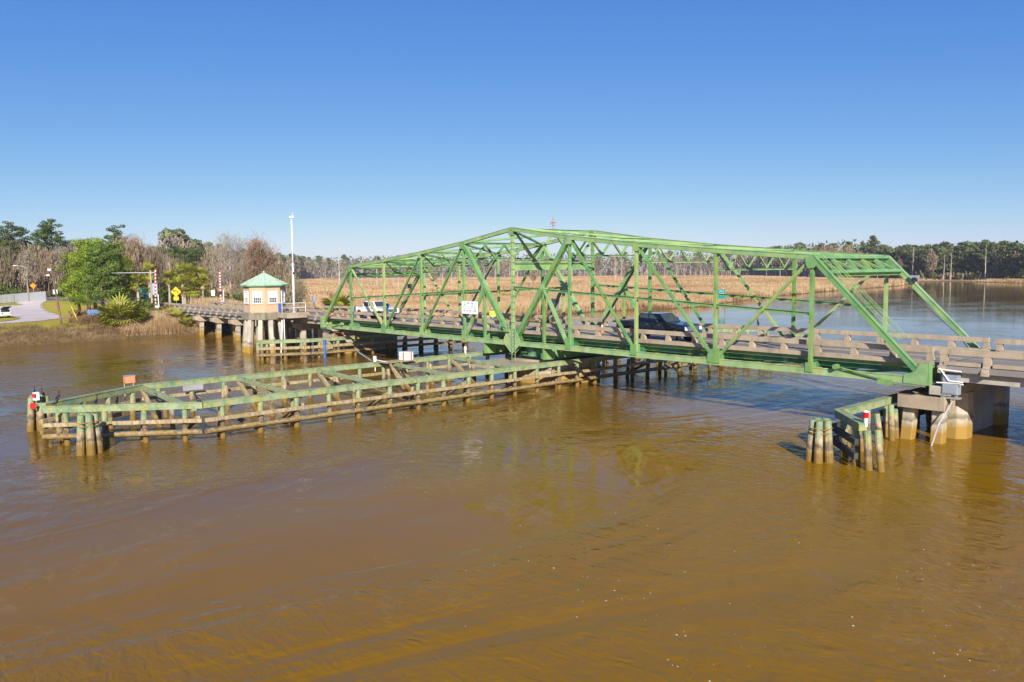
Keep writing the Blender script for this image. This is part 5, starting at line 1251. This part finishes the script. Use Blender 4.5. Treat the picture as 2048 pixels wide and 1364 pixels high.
def mk_shrub(h, w, mat, n=7, name='shrub', q=(.16, .10), per=60):
    t = thing(name, 'shrub', 'shrub', (0, 0, -200)); cs = []; m = LB()
    for i in range(n): a = GT.uniform(0, 6.28); rr = GT.uniform(0, w*.6); c = (rr*math.cos(a), rr*math.sin(a), h*GT.uniform(.35, .8)); cs.append(c); m.tube([(c[0]*.2, c[1]*.2, -.1), c], .04, 4, .02)
    m.build('stems', 'bark', t); mesh_obj('foliage', clumpy(cs, [min(h, w)*GT.uniform(.35, .55) for _ in cs], per, *q, flat=.8), mat, t); return t
USED = set()
def put(proto, x, y, label, rz=None, sc=1., group=None, z=None, szf=1.):
    z = gz(x, y)-.1 if z is None else z; rz = GT.uniform(0, 6.28) if rz is None else rz
    if proto.name in USED: return dup(proto, (x, y, z), rz, sc, label, group, szf)
    USED.add(proto.name); proto.matrix_basis = Matrix.Translation((x, y, z)) @ Matrix.Rotation(rz, 4, 'Z') @ Matrix.Diagonal((sc, sc, sc*szf, 1)); proto['label'] = label
    if group: proto['group'] = group
    return proto
CX, CY = 50.34, -44.01
def polar(px, D): a = R(138.95)+math.atan((1024-px)/1614.4); return CX+math.cos(a)*D, CY+math.sin(a)*D

# tall pines over the left woods
pines = [mk_pine(i, 24, .34, 'pine', nl=15, h0=.50, spread=.17, cr=1.35, per=62, q=(.20, .08)) for i in range(3)]+[mk_pine(9, 24, .30, 'pine', nl=10, h0=.66, spread=.13, cr=1.4, per=62, q=(.20, .08))]
g_ = 'tall pines rising out of the woods on the left bank'
for i, (px, D, h, l) in enumerate(((8,272,25.5,'tall pine rising over the woods at the left edge'),(36,268,26.5,'tall flat-topped pine, second from the left edge'),(55,276,25,'tall pine just right of the flat-topped pine'),
        (98,266,25.5,'slender tall pine with high foliage left of the tallest crown'),(113,270,28.2,'tallest pine over the left woods with a double crown'),(240,256,27,'tall pine rising behind the bright young pines'),
        (222,268,24,'shorter pine behind the bright young pines'),(356,262,21,'round pine above the palm trees'),(366,275,20,'pine behind the round pine above the palms'),(410,330,23,'small pine seen between the palms and the bare tree'))):
    x, y = polar(px, D); put(pines[i % 4], x, y, l, sc=1.02, szf=(6.9+(h-6.9)*.70)/24.5, group=g_)
for i in range(16):
    px = (6, 20, 70, 84, 128, 142, 196, 212, 268, 290, 312, 330, 346, 376, 392, 24)[i]; x, y = polar(px, 262+GT.uniform(-14, 10)+(12 if px < 175 else 0)); put(pines[i % 4], x, y, 'middling green pine standing among the grey trees of the left woods', sc=.86, szf=GT.uniform(.70, .86), group='lower pines among the bare trees of the left woods')
# mossy bare woods
bares = [mk_bare(i, 16, .26, ('moss', 'mossgreen', 'mosswarm', 'twiggrey')[i], nl=15, tw=1500, moss=620, bark=('bark', 'barkpale')[i % 2]) for i in range(4)]
g_ = 'bare moss-hung trees in the woods on the left bank'
for row, (D0, n) in enumerate(((224, 26), (240, 30), (258, 34), (278, 30))):
    for i in range(n):
        px = -190+(605 if row else 520)*(i+GT.uniform(.1, .9))/n; D = D0+GT.uniform(-7, 7)+(34 if px < 175 else 0)
        x, y = polar(px, D); h = GT.uniform(11.0, 14.4)*(.92 if row == 0 else 1)*(1.12 if 250 < px < 300 else .84 if px > 345 else 1)
        put(bares[int(GT.integers(0, 4))], x, y, 'grey-brown bare tree hung with moss in the woods behind the left bank', sc=h/16., group=g_)
x, y = polar(262, 236); put(bares[2], x, y, 'russet-topped bare tree above the gate and palms', sc=.98, group=None)
sh = [mk_shrub(3.2, 3.4, 'shrub', 9, q=(.22, .13), per=26), mk_shrub(2.2, 2.6, 'reedbrown', 8, q=(.2, .10), per=30)]
g_ = 'low green and brown shrubs along the foot of the woods'
for i in range(44):
    px = -150+590*(i+GT.uniform(0, 1))/44; x, y = polar(px, 214+GT.uniform(-6, 8)+(36 if px < 175 else 0)); put(sh[0 if GT.uniform() < .6 else 1], x, y, 'low shrub at the foot of the left woods', sc=GT.uniform(.7, 1.5), group=g_)
# bright young pines on the bank
yp = [mk_pine(20+i, 12, .34, ('pinebright', 'pinedeep', 'pinedeep')[i], nl=34, h0=.22, per=130, q=(.15, .04), spread=.30, cr=1.05) for i in range(3)]
for px, D, h, k, l in ((178,150,12.6,0,'big bright green pine, left of the cluster in front of the woods'),(205,147,11.8,1,'dark green pine in the middle of the bright cluster on the bank'),(228,152,11.6,2,'bushy green pine at the right of the bright cluster'),
                       (160,155,10.5,0,'bright green pine hanging low at the left of the cluster'),(192,158,12.2,2,'green pine at the back of the bright cluster')):
    x, y = polar(px, D); put(yp[k], x, y, l, sc=h/12.)
# palms
pl = [mk_palm(5.2), mk_palm(4.4, nf=36), mk_palm(3.2, nf=40, fr=1.3)]
for px, D, h, k, sc, l in ((341,178,7.0,0,1.12,'palm tree between the yellow arrow sign and the gate'),(369,176,8.3,1,1.5,'broad-crowned palm, tallest of the group beyond the road'),(384,172,8.2,0,1.2,'palm tree left of the tall gate-side palm'),(405,168,8.0,0,1.5,'tall palm right of the group, its trunk reaching the railing'),
        (372,166,5.6,2,1.5,'short bushy palm under the tall group'),(391,166,5.0,2,1.3,'short palm with drooping dead fronds under the tall group'),(303,158,7.4,1,1.2,'palm tree just left of the striped gate arm'),(278,150,5.9,1,1.15,'palm tree with an orange trunk beside the green sign'),
        (258,165,8.6,0,1.2,'palm tree peeking out right of the bright pines'),(262,158,5.4,2,1.1,'low palm in the shade right of the pines'),(246,150,4.6,2,1.0,'low palm under the right side of the pines'),(408,163,6.0,1,1.0,'palm leaning against the tall palm by the railing')):
    D = D*1.13 if px > 330 else D; h, sc = (h*1.1, sc*1.12) if px > 330 else (h, sc); x, y = polar(px, D); p_ = pl[k]; hh = {0: 5.2, 1: 4.4, 2: 3.2}[k]; z0 = max(gz(x, y), 3.0)-.1; s_ = sc*.95; put(p_, x, y, l, sc=s_, szf=max(.6, (h-1.1*s_)/(hh*s_)) if h else 1, z=gz(x, y)-.1)
pm = [mk_palm(.3, 'palmetto', nf=46, fr=1.3, skirt=False), mk_palm(.2, 'palmetto', nf=34, fr=1.1, skirt=False)]
for x, y, sc, k, l in ((-80.6,-8.6,2.1,0,'large yellow-green palmetto bush on the bank right of the blue board'),(-80.4,-6.0,1.5,1,'smaller palmetto joined to the right of the large one'),(-86.5,-9.2,1.0,1,'palmetto behind the blue board'),(-79.6,-.3,1.0,0,'palmetto under the approach bridge at its left end'),
        (-77.2,.2,1.05,1,'palmetto beside the first pile bent'),(-81.8,-1.2,1.1,1,'palmetto in front of the abutment'),(-58.5,16.0,1.5,0,'palmetto showing to the right of the tender house roof'),(-55.5,15.0,1.2,1,'low yellow palmetto behind the tender house landing')):
    put(pm[k], x, y, l, sc=sc, z=max(gz(x, y), 1.3)-.1 if x < -70 else 3.4)
sb = [mk_shrub(2.0, 2.4, 'shrub', 8), mk_shrub(1.6, 2.2, 'reedbrown', 8, q=(.16, .05), per=90)]
g_ = 'scrubby bushes on the bank in front of the road'
for i in range(26):
    x = GT.uniform(-91, -83); y = GT.uniform(-12, -.8); put(sb[i % 2], x, y, 'scrubby bush on the bank between the palmetto and the abutment', sc=GT.uniform(.6, 1.2), group=g_)
# trees behind the tender house
bt = mk_bare(50, 15, .30, 'twiggrey', nl=18, h0=.25, spread=.30, tw=3200, moss=0, bark='barkpale', tww=.018, cr=1.5)
x, y = polar(463, 196); put(bt, x, y, 'pale bare spreading tree left of the tender house', sc=1.0)
bt2 = mk_bare(51, 14.5, .32, 'mosswarm', nl=20, h0=.22, spread=.30, tw=3600, moss=250, bark='barkpale', tww=.03, cr=1.7)
x, y = polar(520, 190); put(bt2, x, y, 'large russet-topped bare tree directly behind the tender house roof', sc=.98)
x, y = polar(498, 200); put(bt, x, y, 'pale bare tree between the spreading tree and the russet tree', sc=.95)
for px, D, s_, l in ((436,215,.85,'bare tree behind the far gate arm'),(548,196,.72,'mossy tree right of the russet tree'),(566,186,.62,'mossy tree just left of the white mast'),(585,180,.50,'grey moss-covered tree behind the white mast'),(603,176,.42,'lowest grey mossy tree at the marsh edge right of the mast'),(533,178,.5,'low mossy tree behind the roof of the tender house'),(478,176,.45,'low twiggy tree left of the tender house')):
    x, y = polar(px, D); put(bares[(px) % 2], x, y, l, sc=s_)
for i in range(16):
    px = 425+11.5*i; x, y = polar(px, 172+GT.uniform(-5, 8)); put(sh[i % 2], x, y, 'low shrub along the far side of the road by the tender house', sc=GT.uniform(.6, 1.0), group='low shrubs beyond the approach bridge')

# far tree line beyond the marsh
LINE = [(-300,70),(-521,175),(-921,453),(-734,541),(-644,621),(-557,700),(-439,723),(-309,596),(-207,513),(-160,478),(-125,466),(-83,432),(-20,398),(60,366),(170,322)]
def along(n, i0, i1, back):
    pts = LINE[i0:i1+1]; Ls = [math.dist(a, b) for a, b in zip(pts[:-1], pts[1:])]; T = sum(Ls); out = []
    for k in range(n):
        s_ = T*(k+GT.uniform(0, 1))/n; j = 0
        while s_ > Ls[j] and j < len(Ls)-1: s_ -= Ls[j]; j += 1
        a, b = pts[j], pts[j+1]; t = s_/Ls[j]; x = a[0]+(b[0]-a[0])*t; y = a[1]+(b[1]-a[1])*t; d = math.hypot(x-CX, y-CY); bk = GT.uniform(*back); out.append((x+(x-CX)/d*bk, y+(y-CY)/d*bk))
    return out
fp = [mk_pine(30+i, 27, .34, 'pinefar', nl=(16, 20, 13)[i], h0=(.42, .30, .5)[i], per=15, q=(.50, .22), spread=.15, cr=2.3, bark='barkpale') for i in range(3)]
fb = [mk_bare(60+i, 22, .34, ('twiggrey', 'moss', 'mosswarm')[i], nl=12, tw=420, moss=170, bark=('snag', 'barkpale', 'snag')[i], twl=1.1, tww=.14, ml=1.3, mw=.35, cr=3.2, spread=.17) for i in range(3)]
sn = [mk_snag(20, .30), mk_snag(17, .26, 5), mk_snag(13, .22, 9)]
G1, G2, G3 = 'pines along the far tree line', 'bare trees along the far tree line', 'bleached dead trunks along the far tree line'
for x, y in along(110, 0, 8, (18, 80)): put(fp[int(GT.integers(0, 3))], x, y, 'distant dark pine standing in the far tree line behind the marsh', sc=GT.uniform(.85, 1.12), group=G1)
for x, y in along(120, 0, 8, (0, 40)): put(fb[int(GT.integers(0, 3))], x, y, 'distant bare grey tree at the front of the far tree line', sc=GT.uniform(.75, 1.1), group=G2)
for x, y in along(130, 8, 14, (6, 60)): put(fp[int(GT.integers(0, 3))], x, y, 'green pine in the wood on the far shore at the right', sc=GT.uniform(.95, 1.2), szf=.72, group='pines in the wood on the far right shore')
for x, y in along(14, 8, 14, (2, 12)): put(fb[int(GT.integers(0, 3))], x, y, 'grey bare tree at the water edge of the far right wood', sc=GT.uniform(.5, .85), group='bare trees on the far right shore')
for x, y in along(46, 2, 13, (-14, 6)): put(sn[int(GT.integers(0, 3))], x, y, 'bleached dead trunk standing in front of the far woods', sc=GT.uniform(.75, 1.15), group=G3)
for x, y in along(110, 8, 14, (2, 14)): put(sh[int(GT.integers(0, 2))], x, y, 'bush along the far right shore under the pines', sc=GT.uniform(.9, 2.0), group='bushes on the far right shore')
# snags standing out in the marsh
for px, D, s_, l in ((681,300,.95,'tall forked dead tree in the marsh just right of the white mast'),(756,420,.85,'thin white dead trunk in the marsh, left of the white pickup'),(744,430,.7,None),(788,420,.85,None),(799,400,.9,None),(812,440,.8,None),(846,430,.7,None),(887,520,.9,None),(905,500,.8,None),
        (960,480,.85,None),(992,520,.9,None),(1036,470,.8,None),(1062,540,.9,None),(1145,560,1.0,None),(1190,600,.9,None),(1231,520,1.05,None),(1244,560,.9,None),(1330,600,.9,None),(1370,520,.55,None),(1392,540,.6,None),(1402,560,.5,None),(1480,640,.9,None),(1560,600,.8,None),(726,460,.6,None),(868,500,.85,None),(1105,520,.8,None),(1295,560,.7,None)):
    x, y = polar(px, D); put(sn[int(GT.integers(0, 3))], x, y, l or 'bleached dead trunk standing alone in the tan marsh', sc=s_, group=None if l else 'dead trunks standing in the marsh')
for px, D in ((868,430),(1068,400),(1255,420),(700,380)): x, y = polar(px, D); put(bares[0], x, y, 'small grey mossy tree standing alone in the marsh', sc=.62, group='mossy trees standing in the marsh')
# the solid mass of wood behind the front trees
def mass(n, i0, i1, back, zr, sx, sz, mat, name, label):
    P_ = np.array(along(n, i0, i1, back)); z = GT.uniform(*zr, n)*(GT.uniform(.55, 1, n)); hz = np.array([float(v) for v in np.clip(z, 0, 99)]); C = np.c_[P_, hz+.5]
    a = rdir(n); a[:, 2] *= .25; b = np.cross(a, rdir(n)); b /= np.linalg.norm(b, axis=1, keepdims=True)+1e-9; b[:, 2] = np.sign(b[:, 2])*(np.abs(b[:, 2])+.5); k = GT.uniform(.5, 1.3, (n, 1))
    o = mesh_obj(name, quads(C, a*sx*k, b*sz*k), mat); return stuff(o, label, 'wood')
mass(30000, 0, 8, (8, 60), (0, 20), .45, 1.5, 'twiggrey', 'far_wood', 'far grey-brown wood reading as one mass behind the marsh')
mass(26000, 0, 8, (24, 90), (15, 30), 1.0, .6, 'pinefar', 'far_wood', 'far dark green tree tops massed behind the grey wood')
mass(46000, 8, 14, (6, 50), (0, 22), .7, .5, 'pinefar', 'far_wood', 'dense green wood massed on the far right shore')
mass(3000, 8, 14, (2, 16), (0, 5), .5, .9, 'moss', 'far_wood', 'grey undergrowth at the foot of the far right wood')
def mass2(n, px0, px1, D0, D1, zr, mat, label):
    px = GT.uniform(px0, px1, n); D = GT.uniform(D0, D1, n)+np.where(px < 175, 32, 0); a = R(138.95)+np.arctan((1024-px)/1614.4); C = np.c_[CX+np.cos(a)*D, CY+np.sin(a)*D, 2.5+GT.uniform(*zr, n)*GT.uniform(.4, 1, n)]
    A = rdir(n); A[:, 2] *= .4; B = np.cross(A, rdir(n)); B /= np.linalg.norm(B, axis=1, keepdims=True)+1e-9; B[:, 2] = np.sign(B[:, 2])*(np.abs(B[:, 2])+.6); k = GT.uniform(.4, 1.3, (n, 1))
    stuff(mesh_obj('undergrowth', quads(C, A*.16*k, B*.75*k), mat), label, 'undergrowth')
mass2(20000, -200, 405, 230, 285, (0, 10), 'moss', 'tangled grey-brown undergrowth filling the woods on the left bank')
mass2(2600, 425, 600, 186, 205, (0, 2.6), 'moss', 'tangled undergrowth beyond the road by the tender house')

# faint winter haze between the camera and the far woods
hz = MB(); hz.box((-9100, -3100, -4.6), (6100, 9100, 60)); 
hm, ht, hb = nodes('haze_air'); ht.nodes.remove(hb); pv_ = N(ht, 'ShaderNodeVolumePrincipled'); pv_.inputs['Density'].default_value = .00011; pv_.inputs['Color'].default_value = (.80, .88, 1, 1)
ht.links.new(pv_.outputs[0], ht.nodes['Material Output'].inputs['Volume']); MT['haze'] = hm
ho = hz.build('haze', 'haze'); ho['kind'] = 'stuff'; ho['label'] = 'faint pale haze in the air over the river'; ho['category'] = 'haze'
